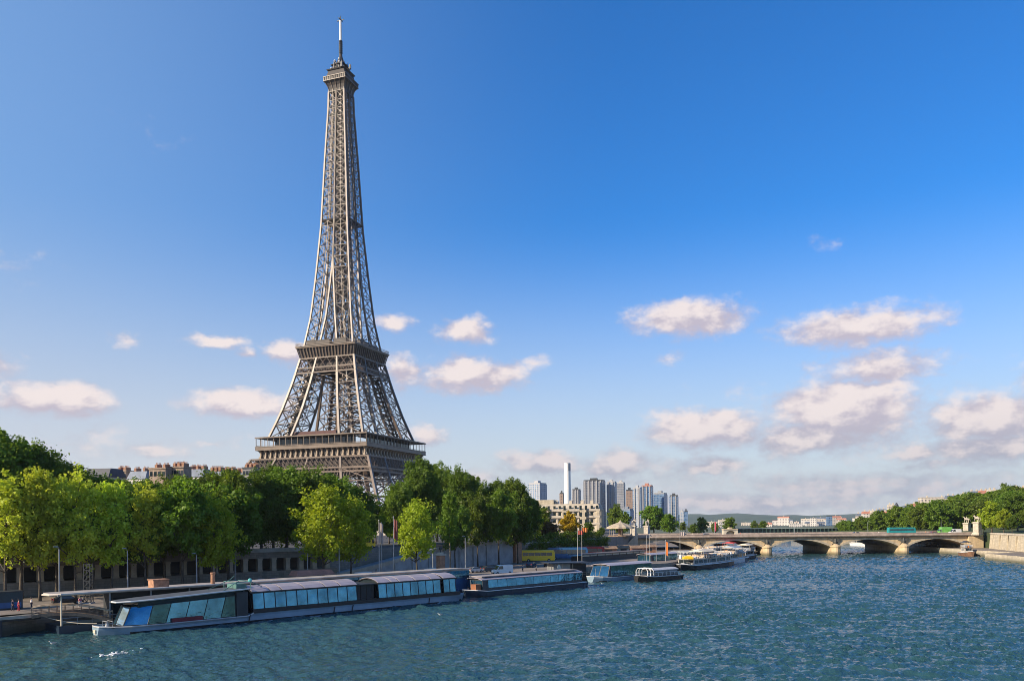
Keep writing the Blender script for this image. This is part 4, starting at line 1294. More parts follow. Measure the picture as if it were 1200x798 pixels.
# ------------------------------------------------------------------ stone apartment block
hb = thing('apartment_block', 'ornate cream stone apartment block with balconies and a curved corner', 'building', (at(672, 600, 420).x, 422, UPZ), R(-14))
HT = zat(680, 590, 420) - UPZ
wx0, wx1 = -19.5, 13.5
m = MB(); m.box(wx0, wx1, 0, 15, -.5, HT - 3.2); m.lathe([(2.6, -.5), (2.6, HT - 3.2)], 14, (wx1 - .6, 1.6))
m.build('body', STONE_L, hb)
m = MB(); m.hexa([(wx0, .2, HT - 3.2), (wx1, .2, HT - 3.2), (wx1, 14.8, HT - 3.2), (wx0, 14.8, HT - 3.2), (wx0 + .8, 1.8, HT - .3), (wx1 - .8, 1.8, HT - .3), (wx1 - .8, 13, HT - .3), (wx0 + .8, 13, HT - .3)])
m.box(wx0 + 1, wx1 - 1, 2, 13, HT - .3, HT); mr_ = m.build('roof', mat('pale_roof_stone', (.48, .42, .33), .8), hb)
for x in (-16, -9.5, -2, 4, 9):
    m = MB(); m.box(x - .8, x + .8, 4, 7, HT - .5, HT + 1.6)
    for q in (-.5, 0, .5): m.lathe([(.16, HT + 1.6), (.13, HT + 2.2)], 6, (x + q, 5.5))
    m.build('chimney', STONE_T, mr_)
m = MB(); m.box(wx0, wx0 + 9, 2, 12, HT + .01, HT + 2.2); m.build('roof_lantern', STONE_L, mr_)
for z in (4.6, 8.2, 11.6):
    m = MB(); m.box(wx0 - .5, wx1 + .4, -.9, -.003, z, z + .35); m.box(wx0 - .5, wx1 + .4, -.95, -.75, z + .35, z + 1.2)
    m.build('balcony', STONE_T, hb)
m = MB()
for x in (-13.5, -4, 5.5): m.prism([(x - 2, -.003), (x - 1.4, -1.5), (x + 1.4, -1.5), (x + 2, -.003)], -.4, HT - 2.4)
for i, x in enumerate((-13.5, -4, 5.5)):
    mm = MB(); mm.prism([(x - 2, -.003), (x - 1.4, -1.5), (x + 1.4, -1.5), (x + 2, -.003)], -.4, HT - 3.0); mm.build('bay', STONE_L, hb)
wp = None
for z in (1.4, 5.3, 8.9, 12.2):
    for k in range(12):
        x = wx0 + 1.6 + 2.75 * k
        yy = -1.56 if any(abs(x - q) < 1.4 for q in (-13.5, -4, 5.5)) else -.06
        if z + 2.1 > HT - 3.2: yy = yy
        if wp is None:
            mm = MB(); mm.box(-.6, .6, -.02, .05, 0, 2.2); wp = mm.build('window', GLASS_D, hb, (x, yy, z))
        else:
            dup_part(wp, hb, (x, yy, z))
for z in (1.4, 5.3, 8.9):
    for k in range(4):
        c = dup_part(wp, hb, (wx1 + .06, 4 + 3 * k, z), R(90))
m = MB()
for k in range(13):
    x = wx0 + .25 + 2.75 * k
    if x < wx1: m.box(x - .3, x + .3, -.3, -.003, -.4, HT - 3.4)
m.build('pilasters', STONE_T, hb)

# ------------------------------------------------------------------ houses
GH_ = 'houses behind the trees left of the tower'
def house(label, px0, px1, top, Y, base, wallm, roofm, group, rz=-20, chim=2, roof_h=3.0, flat=False, name='house', dep=None, brickchim=False, wins=0):
    v = at((px0 + px1) / 2, top, Y); wv = (px1 - px0) / F * Y
    d = dep or min(12, wv * .8); a = abs(R(rz)); w_ = max(3, (wv - d * math.sin(a)) / math.cos(a))
    H = v.z - base - (2.2 if chim and group == GH_ else 0)
    th = thing(name, label, 'house', (v.x, Y, base), R(rz), group)
    hr = 0.6 if flat else roof_h
    m = MB(); m.box(-w_ / 2, w_ / 2, -d / 2, d / 2, -3, H - hr); m.build('wall', wallm, th)
    m = MB()
    if flat: m.box(-w_ / 2 - .3, w_ / 2 + .3, -d / 2 - .3, d / 2 + .3, H - hr + .01, H)
    else:
        m.hexa([(-w_ / 2 - .3, -d / 2 - .3, H - hr + .01), (w_ / 2 + .3, -d / 2 - .3, H - hr + .01), (w_ / 2 + .3, d / 2 + .3, H - hr + .01), (-w_ / 2 - .3, d / 2 + .3, H - hr + .01),
                (-w_ / 2 + .2, -d / 2 + 1.6, H), (w_ / 2 - .2, -d / 2 + 1.6, H), (w_ / 2 - .2, d / 2 - 1.6, H), (-w_ / 2 + .2, d / 2 - 1.6, H)])
    rf = m.build('roof', roofm, th)
    for k in range(chim):
        x = -w_ / 2 + w_ * (k + .5) / chim
        m = MB(); m.box(x - .5, x + .5, -1.6, 1.6, H - .4, H + 1.3)
        for q in (-1.1, -.4, .4, 1.1): m.lathe([(.16, H + 1.3), (.13, H + 2.0)], 6, (x, q))
        m.build('chimney', BRICK if brickchim else STONE_T, rf)
    if wins:
        wq = None
        for k in range(wins):
            x = -w_ / 2 + w_ * (k + .5) / wins
            if wq is None:
                m = MB(); m.box(-.55, .55, -.06, .02, 0, 1.7); wq = m.build('window', GLASS_D, th, (x, -d / 2, H - hr - 2.6))
            else: dup_part(wq, th, (x, -d / 2, H - hr - 2.6))
    return th
GH = 'houses behind the trees left of the tower'
PLAST = mat('cream_plaster', (.60, .53, .44), .85, var=.15, scale=.3)
PLASTW = mat('white_plaster', (.72, .68, .62), .85, var=.12, scale=.3)
BRK2 = mat('brown_brick_gable', (.36, .27, .20), .9, var=.25, scale=.8)
DSL = mat('dark_slate', (.05, .055, .07), .6)
for a in (('long low dark slate roof at the left end of the rooftops', 104, 142, 549.5, 300, PLAST, DSL, 0, False), ('brown gabled house with chimney pots left of the white one', 138, 154, 545, 340, BRK2, BRK2, 2, True), ('low white house between two brown gables', 153, 180, 546, 330, PLASTW, ZINC, 2, False),
          ('wide brown brick gable, tallest of the rooftops left of the tower', 178, 203, 541.5, 310, BRK2, BRK2, 2, True), ('brown brick gable with a row of chimney pots beside a cream wall', 202, 222, 540, 312, BRK2, BRK2, 3, True), ('white house with sloping zinc roof right of the brown gables', 221, 246, 543.5, 330, PLASTW, ZINC, 3, False),
          ('cream house with many chimneys in the middle of the rooftops', 246, 264, 545, 345, PLAST, ZINC, 3, False), ('white house with a zinc mansard near the tower', 262, 278, 546, 350, PLASTW, ZINC, 3, False), ('small cream house just left of the grey block by the tower', 276, 290, 547, 360, PLAST, ZINC, 2, False),
          ('grey flat topped block touching the left side of the tower', 286, 305, 541.5, 340, mat('grey_render', (.34, .32, .31), .85), STEEL_D, 3, True)):
    house(a[0], a[1], a[2], a[3], a[4], UPZ, a[5], a[6], GH, -12, a[7], 3.2, a[8], brickchim=True, wins=4)
GD = 'distant white houses beyond the bridge'
rd = random.Random(4)
far = [(826, 842, 611), (842, 852, 609), (868, 880, 612), (896, 906, 612), (905, 918, 609.5), (911, 926, 605), (918, 930, 608.5), (930, 938, 611), (938, 950, 607.5), (948, 958, 606.5), (955, 968, 606), (966, 974, 608), (973, 985, 604.5), (980, 992, 607), (846, 860, 613), (1000, 1012, 607), (880, 892, 614), (925, 940, 613), (944, 966, 611)]
for i, (a, b_, tp) in enumerate(far):
    Y = rd.uniform(1250, 1900)
    house('pale house far beyond the bridge among low trees' if i not in (5, 12) else ('largest white block far beyond the bridge' if i == 5 else 'tall white house left of the hillside wood far beyond the bridge'), a, b_, tp, Y, 4, rd.choice([FW, FW2, FW2]), rd.choice([ZINC, mat('terracotta', (.45, .20, .14), .8), STONE_T]), GD if i not in (5, 12) else None, rd.uniform(-30, 0), 1, 3, rd.random() < .4)
house('dark blue glass slab among the distant white houses', 968, 975, 604.5, 1500, 4, FE, STEEL_D, None, -10, 0, 2, True)
GR = 'houses on top of the right bank hill'
hl = [(1003, 1013, 601.5), (1010, 1022, 599), (1020, 1030, 598), (1028, 1038, 596.5), (1035, 1043, 599), (1040, 1049, 591), (1058, 1070, 592), (1068, 1080, 590), (1078, 1112, 582.5), (1108, 1120, 580.5), (1118, 1128, 582), (1126, 1137, 578.5), (1135, 1148, 575.5), (1147, 1158, 574.5), (1157, 1168, 573.5), (1166, 1175, 576), (1186, 1204, 571), (1176, 1188, 577)]
for i, (a, b_, tp) in enumerate(hl):
    Y = 980 - (a - 1000) * 1.3
    lb = {8: 'long cream block with a flat roof on top of the wooded hill', 5: 'narrow house beside the dark turret on the hill', 16: 'cream house on the hilltop at the right edge of the view'}.get(i, 'cream house along the top of the wooded right bank hill')
    house(lb, a, b_, tp, Y, 8, [FW, FW2, FW][i % 3], [ZINC, mat('terracotta', (.45, .20, .14), .8), STONE_T][i % 3], None if i in (8, 5, 16) else GR, -10, 2, 3, i == 8)
v = at(1050.5, 588.5, 900)
tt = thing('turret', 'dark slate pointed turret rising over the wooded hill', 'turret', (v.x, 900, 8)); hz0 = v.z - 8
m = MB(); m.lathe([(3.2, -2), (3.2, hz0 - 9)], 12); m.build('shaft', FW, tt)
m = MB(); m.lathe([(3.7, hz0 - 9), (3.0, hz0 - 6), (1.6, hz0 - 2.5), (.9, hz0 - 1), (.05, hz0)], 12); m.build('roof', DSL, tt)
# steel viaduct seen over the bridge
va = thing('steel_viaduct', 'long green-grey steel viaduct seen over the bridge parapet', 'viaduct', (at(862, 622, 640).x, 640, 0), 0)
L = at(998, 622, 640).x - va.location.x
zt = 8.9
m = MB(); m.box(0, L, 0, 7, zt - .5, zt); m.box(0, L, 0, 7, 4.6, 5.2); m.build('deck', mat('grey_green_steel', (.30, .36, .32), .6), va)
m = MB(); m.box(-.3, .3, .1, .5, 5.2, zt - .5); pr = m.build('web_post', mat('dark_green_steel', (.05, .10, .085), .6), va)
for k in range(1, 31): dup_part(pr, va, (L * k / 30, 0, 0))
m = MB(); m.box(0, L, 3, 3.4, 5.2, zt - .5); m.build('web_panel', mat('dark_green_steel', (.05, .10, .085), .6), va)
for k in range(4):
    x = L * (k + .5) / 4
    m = MB(); m.box(x - 1.5, x + 1.5, 0, 7, -2, 4.6); m.build('pier', STONE_L, va)
# carousel
v = at(727, 616, 345)
ca = thing('carousel', 'round carousel with a cream fluted tent top beside the bridge stairs', 'carousel', (v.x, 345, UPZ))
m = MB(); rr0 = 6.6; n = 24; ca.scale = (.85, .85, .9)
prof = [(6.6, 3.6), (6.4, 4.3), (4.2, 5.4), (1.2, 6.4), (.5, 6.9), (.1, 7.6)]
rings = [[(r_ * (1 + (.05 if k % 2 else -.03)) * math.cos(2 * math.pi * k / n), r_ * (1 + (.05 if k % 2 else -.03)) * math.sin(2 * math.pi * k / n), z) for k in range(n)] for r_, z in prof]
m.loft(rings); m.build('tent_top', mat('beige_tent', (.46, .38, .27), .85), ca)
m = MB(); m.lathe([(6.0, 0), (6.0, .5)], 20); m.lathe([(1.2, .5), (1.2, 3.8)], 12); m.build('platform', WOOD, ca)
for k in range(8):
    m = MB(); m.tube([(5.4 * math.cos(k * .785), 5.4 * math.sin(k * .785), .5), (5.4 * math.cos(k * .785), 5.4 * math.sin(k * .785), 3.9)], .08); m.build('pole', STONE_T, ca)
# ------------------------------------------------------------------ boats
def hull_loft(m, st, zb=-.5, mi=0):
    """stations (x, half beam at the deck, half beam at the water, deck height, centre y)"""
    m.loft([[(x, cy - hb, zt), (x, cy - hb * .98, zt - .35), (x, cy - hw, zb), (x, cy + hw, zb), (x, cy + hb * .98, zt - .35), (x, cy + hb, zt)] for x, hb, hw, zt, cy in st], mi)
GB = 'passenger boats moored along the left bank'
fb_ = thing('restaurant_boat', 'long glass restaurant boat with a pale blue hull and lilac roof panels', 'boat', (P0.x, P0.y, 0), UA, GB)
m = MB()
hull_loft(m, [(.2, 1.2, .6, .95, 3.3), (2.0, 2.3, 1.9, .85, 3.3), (4, 3.1, 2.9, .8, 3.3), (7, 3.3, 3.25, .78, 3.3), (21.4, 3.3, 3.3, .8, 3.3), (22.2, 3.3, 3.3, 1.15, 3.3), (60, 3.3, 3.3, 1.15, 3.3), (65, 2.9, 2.6, 1.15, 3.3), (68.2, 1.9, 1.2, 1.2, 3.3)])
hull = m.build('hull', HULLB, fb_)
m = MB()
hull_loft(m, [(.9, 1.1, .9, .12, 3.3), (4, 3.04, 2.96, .12, 3.3), (7, 3.335, 3.3, .12, 3.3), (60, 3.335, 3.33, .12, 3.3), (67.6, 1.7, 1.3, .12, 3.3)])
m.build('waterline_band', HULLK, hull)
m = MB()
rim = [(.05, 3.3, 1.0), (.3, 2.0, 1.0), (2.0, .92, .92), (4, .12, .86), (7, -.08, .84), (21.4, -.08, .86), (22.4, -.08, 1.25)]
m.tube(rim, .11, 6); m.tube([(x, 6.6 - y, z) for x, y, z in rim], .11, 6)
m.build('rubbing_rail', mat('pale_grey_rail', (.50, .50, .49), .5), hull)
m = MB(); m.box(22.3, 66, -.03, 6.63, 1.153, 1.75); m.box(1.6, 22.2, .9, 5.7, .80, .86); m.box(60, 67.6, 1.6, 5, 1.153, 1.3)
m.build('black_band', HULLK, fb_)
FR = STEEL_D
def pane(parent, quad, name='window_pane', mt=GLASS_B):
    """one pane with a dark frame: quad = 4 corners, outward side given by the winding"""
    q = [Vector(v) for v in quad]; n_ = (q[1] - q[0]).cross(q[3] - q[0]).normalized()
    m = MB(); m.hexa([v - n_ * .03 for v in q] + [v + n_ * .03 for v in q])
    o = m.build(name, mt, parent)
    f_ = MB()
    for i in range(4): f_.beam(q[i] + n_ * .035, q[(i + 1) % 4] + n_ * .035, .085, .085)
    f_.build('frame', FR, o)
    return o
# forward saloon
SHG = mat('reflection_dark_glass', (.06, .17, .20), .05, metal=.8, bump=.5, bscale=.6, var=.35, scale=.5); seethrough(SHG, .35, (.5, .65, .6))  # darker copy of the boat glass, tinted for dark tree reflections
fx = [6.2, 8.8, 11.6, 14.4, 17.2, 19.6]
def rz1(x): return 3.75 + .75 * (x - 2) / 20.5
def rz2(x): return 4.25 + .85 * (x - 2) / 20.5
for a, b_ in zip(fx, fx[1:]):
    sh = .9
    pane(fb_, [(a, .35, .95), (b_, .35, .95), (b_ + (0 if b_ > 19 else sh), .55, rz1(b_) - .28), (a + sh, .55, rz1(a) - .28)], mt=GLASS_B if a not in (6.2, 17.2) else SHG)
    pane(fb_, [(b_, 6.25, .95), (a, 6.25, .95), (a + sh, 6.05, rz1(a) - .28), (b_ + (0 if b_ > 19 else sh), 6.05, rz1(b_) - .28)])
pane(fb_, [(3.3, 1.5, .95), (6.2, .35, .95), (7.1, .55, rz1(6) - .28), (4.4, 1.65, rz1(3) - .28)], 'windscreen')
pane(fb_, [(2.9, 3.3, .95), (3.3, 1.5, .95), (4.4, 1.65, rz1(3) - .28), (4.0, 3.3, rz1(3) - .28)], 'windscreen', mat('pale_glass', (.45, .6, .66), .08, metal=.6))
pane(fb_, [(3.3, 5.1, .95), (2.9, 3.3, .95), (4.0, 3.3, rz1(3) - .28), (4.4, 4.95, rz1(3) - .28)], 'windscreen')
pane(fb_, [(6.2, 6.25, .95), (3.3, 5.1, .95), (4.4, 4.95, rz1(3) - .28), (7.1, 6.05, rz1(5) - .28)], 'windscreen')
m = MB()
m.loft([[(x, y0, rz2(x) - .16), (x, y0, rz2(x)), (x, 3.3, rz2(x) + .12), (x, 6.6 - y0, rz2(x)), (x, 6.6 - y0, rz2(x) - .16)] for x, y0 in ((2.6, 1.9), (4, .8), (7, .25), (14, .15), (21, .15))])
ro1 = m.build('saloon_roof', mat('roof_membrane', (.10, .11, .12), .5), fb_)
m = MB(); m.loft([[(x, .62, rz1(x) - .3), (x, .5, rz2(x) - .17), (x, 6.1, rz2(x) - .17), (x, 5.98, rz1(x) - .3)] for x in (5, 10, 15, 21)]); m.build('clerestory', GLASS_D, fb_)
m = MB(); m.tube([(2.4, 3.3, rz2(2.4)), (2.5, 1.8, rz2(2.6)), (4, .7, rz2(4)), (7, .12, rz2(7)), (14, .02, rz2(14)), (21.6, .02, rz2(21.6))], .12, 6); m.build('roof_edge', WHITE, ro1)
m = MB(); m.box(19.7, 21.6, .2, 6.4, .87, 4.6); m.build('entrance_door', STEEL_D, fb_)
m = MB(); m.box(6, 19, 2.6, 4.0, .87, 1.5); m.build('buffet', WOOD, fb_)
for k in range(5):
    m = MB(); x = 7 + 2.4 * k; m.box(x - .5, x + .5, .9, 1.9, 1.5, 1.6); m.box(x - .05, x + .05, 1.35, 1.45, .87, 1.5); m.build('table', WHITE, fb_)
m = MB(); m.box(9.6, 14.2, .0, .25, .9, 1.55); m.build('red_bench', mat('dark_red_paint', (.20, .015, .03), .5), fb_)
m = MB()
for x in (20.2, 22.6): m.tube([(x, 1.2, 4.9), (x, 1.2, 6.1)], .07); m.tube([(x, 5.2, 4.9), (x, 5.2, 6.1)], .07)
m.tube([(20.2, 1.2, 6.1), (22.6, 1.2, 6.1), (22.6, 5.2, 6.1), (20.2, 5.2, 6.1), (20.2, 1.2, 6.1)], .07)
m.tube([(16.6, 3.3, 5.1), (20.2, 3.3, 6.4), (21, 3.3, 7.0)], .05); m.box(20.4, 22.2, 1.8, 4.6, 4.85, 5.75); m.tube([(18, 1.2, 4.9), (20.2, 1.2, 6.1)], .06); m.tube([(22.6, 1.2, 6.1), (24.5, 1.2, 5.2)], .06)
m.build('wheelhouse', mat('sea_green_paint', (.10, .22, .20), .5), fb_)
m = MB(); m.lathe([(.1, 6.0), (.28, 6.15), (.28, 6.5), (.1, 6.6)], 10, (22.4, 1.0)); m.build('searchlight', mat('turquoise_lamp', (.15, .55, .55), .2), fb_)
# two glazed saloons with arched roofs
def saloon(x0, x1, npan, nroof):
    dx = (x1 - x0) / npan
    for k in range(npan):
        a, b_ = x0 + k * dx, x0 + (k + 1) * dx
        pane(fb_, [(a + .02, .12, 1.8), (b_ - .02, .12, 1.8), (b_ - .02, .42, 4.45), (a + .02, .42, 4.45)])
        pane(fb_, [(b_ - .02, 6.48, 1.8), (a + .02, 6.48, 1.8), (a + .02, 6.18, 4.45), (b_ - .02, 6.18, 4.45)])
    ws = [1.0, .62, 1.25, 1.25, .9, 1.1][:nroof]; tot = sum(ws); x = x0 - .2; L_ = x1 - x0 + .4
    prof = [(.15, 4.52), (1.1, 5.0), (2.2, 5.28), (3.3, 5.38), (4.4, 5.28), (5.5, 5.0), (6.45, 4.52)]
    for q in ws:
        b_ = x + L_ * q / tot
        m = MB(); m.cross(prof + [(y, z - .10) for y, z in prof[::-1]], x + .13, b_ - .13); m.build('roof_panel', LILAC, fb_)
        x = b_
    m = MB(); pf2 = [(y, z - .11) for y, z in prof]
    m.cross(pf2 + [(y, z - .16) for y, z in pf2[::-1]], x0 - .25, x1 + .25); m.box(x0 - .3, x1 + .3, .05, .45, 4.28, 4.52); m.box(x0 - .3, x1 + .3, 6.15, 6.55, 4.28, 4.52)
    m.build('roof_frame', HULLK, fb_)
    for xe in (x0, x1):
        m = MB(); m.cross([(.5, 1.76), (.5, 4.4), (2.2, 5.1), (4.4, 5.1), (6.1, 4.4), (6.1, 1.76)], xe - .03, xe + .03); m.build('end_glazing', GLASS_D, fb_)
rs_ = random.Random(7); TC = mat('white_tablecloth', (.75, .73, .68), .8); CH = mat('red_brown_chair', (.22, .08, .05), .7)
def tables(x0, x1, n):
    for k in range(n):
        x = x0 + (x1 - x0) * (k + .5) / n
        for y in (1.5, 5.0):
            m = MB(); m.box(x - .5, x + .5, y - .55, y + .55, 2.42, 2.5); m.box(x - .06, x + .06, y - .06, y + .06, 1.76, 2.42); m.build('table', TC, fb_)
            m = MB(); m.box(x - .95, x - .6, y - .4, y + .4, 1.76, 2.25); m.box(x - 1.02, x - .94, y - .4, y + .4, 1.76, 2.8); m.build('chair', CH, fb_)
tables(23, 41.5, 8); tables(47.2, 61, 6)
m = MB(); m.box(22.5, 65, .6, 6.0, 1.751, 1.76); m.build('saloon_floor', WOOD, fb_)
saloon(22.4, 42.0, 10, 6)
saloon(46.6, 61.2, 8, 5)
saloon(61.9, 65.0, 2, 1)
m = MB(); m.box(42.4, 46.2, 1.0, 5.6, 1.755, 4.3); m.box(42.2, 46.5, .3, 6.3, 4.303, 4.45); m.build('link_cabin', STEEL_D, fb_)
m = MB()
for x in (43, 44.2, 45.4): m.box(x - .06, x + .06, .35, .5, 1.755, 4.3)
m.build('link_mullion', IRON_D, fb_)
m = MB(); m.tube([(66.9, 1.6, 1.2), (66.9, 1.6, 2.1), (67.8, 3.3, 2.1), (66.9, 5, 2.1), (66.9, 5, 1.2)], .05); m.tube([(67.8, 3.3, 1.2), (67.8, 3.3, 2.1)], .05); m.build('stern_rail', STEEL, fb_)
m = MB(); m.tube([(.5, 3.3, .3), (.2, 3.3, -.2)], .16); m.box(0, .6, 2.9, 3.7, .1, .55); m.build('anchor', CREAM, fb_)
for x in (21.8, 37.3, 41.0, 58.2):
    m = MB(); m.tube([(x, -.12, 1.1), (x - .25, -.14, .1)], .09); m.build('fender', HULLK, fb_)
m = MB()
for x in (1.5, 2.2): m.tube([(x, 2.4, .9), (x, 2.4, 1.6), (x, 4.2, 1.6), (x, 4.2, .9)], .06)
m.lathe([(.3, .86), (.2, 1.3), (.35, 1.4)], 10, (1.8, 3.3)); m.build('mooring_gear', STEEL, fb_)

for x0, y0, x1, y1 in ((1.0, 5.0, -5, 10.95), (66.5, 5.2, 71, 14.4)):
    m = MB(); m.tube([(x0 + (x1 - x0) * i / 8, y0 + (y1 - y0) * i / 8, 1.2 + 1.4 * i / 8 - .4 * math.sin(math.pi * i / 8)) for i in range(9)], .05, 5); m.build('mooring_rope', CREAM, fb_)
# covered pontoon behind it
pn = thing('covered_pontoon', 'long covered pontoon with a pale roof edge behind the restaurant boat', 'pontoon', (*qst(-2, 7.6), 0), UA)
m = MB(); m.box(-1, 78, .4, 6.2, -.4, .95); m.build('float', HULLN, pn)
m = MB(); m.box(-1.2, 30, .2, 6.4, 5.2, 5.4); m.box(30, 78, .4, 6.4, 5.16, 5.41); m.build('roof', mat('pontoon_roof', (.42, .37, .33), .6), pn)
m = MB(); m.tube([(-2.2, 3.4, 5.3), (-1.9, 1.2, 5.35), (-.8, .2, 5.4), (8, .1, 5.45), (40, .1, 5.5), (78, .1, 5.55)], [.14, .17, .17, .15, .12, .12], 8); m.build('roof_edge', mat('pale_peach_paint', (.70, .60, .50), .5), pn)
m = MB(); m.box(7, 30, 3.2, 6.0, .955, 5.14); m.build('dark_hall', STEEL_D, pn)
for k in range(7):
    m = MB(); m.box(7.4 + 3.2 * k, 10.2 + 3.2 * k, 3.1, 3.18, 1.9, 4.2); m.build('hall_window', GLASS_D, pn)
m = MB()
for k in range(15): m.tube([(-.5 + 2 * k, .6, .95), (-.5 + 2 * k, .6, 2.0)], .04)
m.tube([(-.5, .6, 2.0), (28, .6, 2.0)], .05); m.tube([(-.5, .6, 1.5), (28, .6, 1.5)], .035); m.build('railing', STEEL, pn)
m = MB()
for k in range(12): m.box(30 + 4 * k + .06, 34 + 4 * k - .06, .5, .6, 3.5, 5.14)
m.build('blue_glazing', GLASS_B, pn)
m = MB(); m.box(30, 78, .62, 6.0, .955, 5.13); m.build('long_hall', BLUEP, pn)
for x in (-.6, 6, 12, 18, 24):
    m = MB(); m.tube([(x, .7, .95), (x, .7, 5.15)], .12); m.build('column', CREAM if x < 0 else STEEL, pn)
m = MB(); m.box(12.6, 15.0, 1.2, 3.2, 0, 1.15); m.box(12.5, 15.1, 1.1, 3.3, 1.153, 1.3)
tag(m.build('brick_box', BRICK, None, (pn.location.x, pn.location.y, 5.42), UA), 'orange brick planter box standing on the pontoon roof', 'planter')
m = MB(); m.lathe([(.35, 5.4), (.33, 7.0), (.42, 7.05), (.42, 7.3)], 10, (22.6, 2.2)); m.build('flue', BRICK, pn)

def coach_boat(name, label, px, py, ang, L, B, Hc, hullm, roofm, glassm, wins, raked=True, rail=False, group=GB, zdeck=.9, roofpan=0, z_win=1.3):
    g = gnd(px, py, 0)
    th = thing(name, label, 'boat', (g.x, g.y, 0), R(ang), group)
    hb = B / 2
    m = MB(); hull_loft(m, [(-.8, hb * .35, hb * .15, zdeck + .35, 0), (1.2, hb * .78, hb * .6, zdeck + .2, 0), (3.5, hb, hb * .94, zdeck, 0), (L - 2, hb, hb * .96, zdeck, 0), (L, hb * .85, hb * .7, zdeck, 0)])
    h = m.build('hull', hullm, th)
    m = MB(); hull_loft(m, [(-.3, hb * .3, hb * .2, .14, 0), (1.2, hb * .72, hb * .62, .14, 0), (3.5, hb * .975, hb * .95, .14, 0), (L + .02, hb * .8, hb * .72, .14, 0)]); m.build('waterline_band', HULLK, h)
    m = MB(); m.tube([(-.9, 0, zdeck + .4), (1.1, -hb * .8, zdeck + .25), (3.5, -hb - .04, zdeck), (L - 1, -hb - .04, zdeck)], .09); m.tube([(-.9, 0, zdeck + .4), (1.1, hb * .8, zdeck + .25), (3.5, hb + .04, zdeck), (L - 1, hb + .04, zdeck)], .09); m.build('rubbing_rail', WHITE, h)
    c0, c1 = 2.6, L - 2.2
    m = MB(); w0, w1 = hb - .35, hb - .65
    m.hexa([(c0, -w0, zdeck), (c1, -w0, zdeck), (c1, w0, zdeck), (c0, w0, zdeck), (c0 + (1.4 if raked else 0), -w1, Hc - .2), (c1 - .3, -w1, Hc - .2), (c1 - .3, w1, Hc - .2), (c0 + (1.4 if raked else 0), w1, Hc - .2)])
    m.build('cabin', FR, th)
    dx = (c1 - c0 - 1.6) / wins
    fz = lambda z: (z - zdeck) / (Hc - .2 - zdeck)
    ys = lambda z: w0 + (w1 - w0) * fz(z) + .05
    for k in range(wins):
        a, b_ = c0 + 1.5 + dx * k + .05, c0 + 1.5 + dx * (k + 1) - .05
        for s_ in (-1, 1):
            q = [(a, s_ * ys(z_win), z_win), (b_, s_ * ys(z_win), z_win), (b_, s_ * ys(Hc - .4), Hc - .4), (a, s_ * ys(Hc - .4), Hc - .4)]
            mm = MB(); mm.add(q + [(x, y - s_ * .06, z) for x, y, z in q], [(0, 1, 2, 3), (4, 7, 6, 5), (0, 4, 5, 1), (1, 5, 6, 2), (2, 6, 7, 3), (3, 7, 4, 0)]); mm.build('window', glassm, th)
    rk = 1.4 if raked else 0
    xz = lambda z: c0 + rk * fz(z) - .05
    for ya, yb in ((-.98, -.05), (.05, .98)):
        q = [(xz(z_win), ya * w0 * .95, z_win), (xz(z_win), yb * w0 * .95, z_win), (xz(Hc - .4), yb * w1 * .95, Hc - .4), (xz(Hc - .4), ya * w1 * .95, Hc - .4)]
        mm = MB(); mm.add(q + [(x + .06, y, z) for x, y, z in q], [(0, 1, 2, 3), (4, 7, 6, 5), (0, 4, 5, 1), (1, 5, 6, 2), (2, 6, 7, 3), (3, 7, 4, 0)]); mm.build('windscreen', glassm, th)
    m = MB(); pf = [(-w1 - .3, Hc - .2), (-w1 * .6, Hc + .12), (0, Hc + .22), (w1 * .6, Hc + .12), (w1 + .3, Hc - .2)]
    m.cross(pf + [(y, z - .14) for y, z in pf[::-1]], c0 + rk - .5, c1 + .2); ro_ = m.build('roof', roofm, th)
    if roofpan:
        for k in range(roofpan):
            m = MB(); x = c0 + rk + (c1 - c0 - rk) * (k + .5) / roofpan; m.box(x - .12, x + .12, -w1, w1, Hc - .1, Hc + .26); m.build('roof_rib', HULLK, ro_)
    if rail:
        m = MB()
        for s_ in (-1, 1):
            pts = [(x, s_ * (hb - .15), zdeck + 1.0) for x in (1.5, 4, L * .4, L - 1.2)]; m.tube(pts, .05)
            for x in np.arange(2, L - 1, 1.6): m.tube([(x, s_ * (hb - .15), zdeck), (x, s_ * (hb - .15), zdeck + 1.0)], .035, 5)
        m.build('railing', WHITE, th)
    m = MB(); m.tube([(1.4, 0, zdeck), (1.4, 0, zdeck + 2.3)], .05); m.lathe([(.14, zdeck), (.2, zdeck + .5), (.12, zdeck + .6)], 8, (.6, 0)); m.build('bow_post', STEEL, th)
    return th
# dark boat right of the restaurant boat (its bow at the left end)
db = coach_boat('excursion_boat', 'dark navy excursion boat with a flat lilac roof right of the restaurant boat', 546, 699, 46.5, 37, 5.6, 3.6, HULLN, LILAC, GLASS_B, 11, raked=False, z_win=1.7, zdeck=1.05)
m = MB(); m.box(3, 34, -1.6, 2.2, 3.83, 4.0); m.build('roof_deck', mat('warm_grey_deck', (.34, .30, .28), .8), db)
m = MB(); m.box(1.0, 2.4, -1.9, -.4, 1.25, 2.5); m.build('locker', mat('brown_locker', (.32, .12, .05), .6), db)
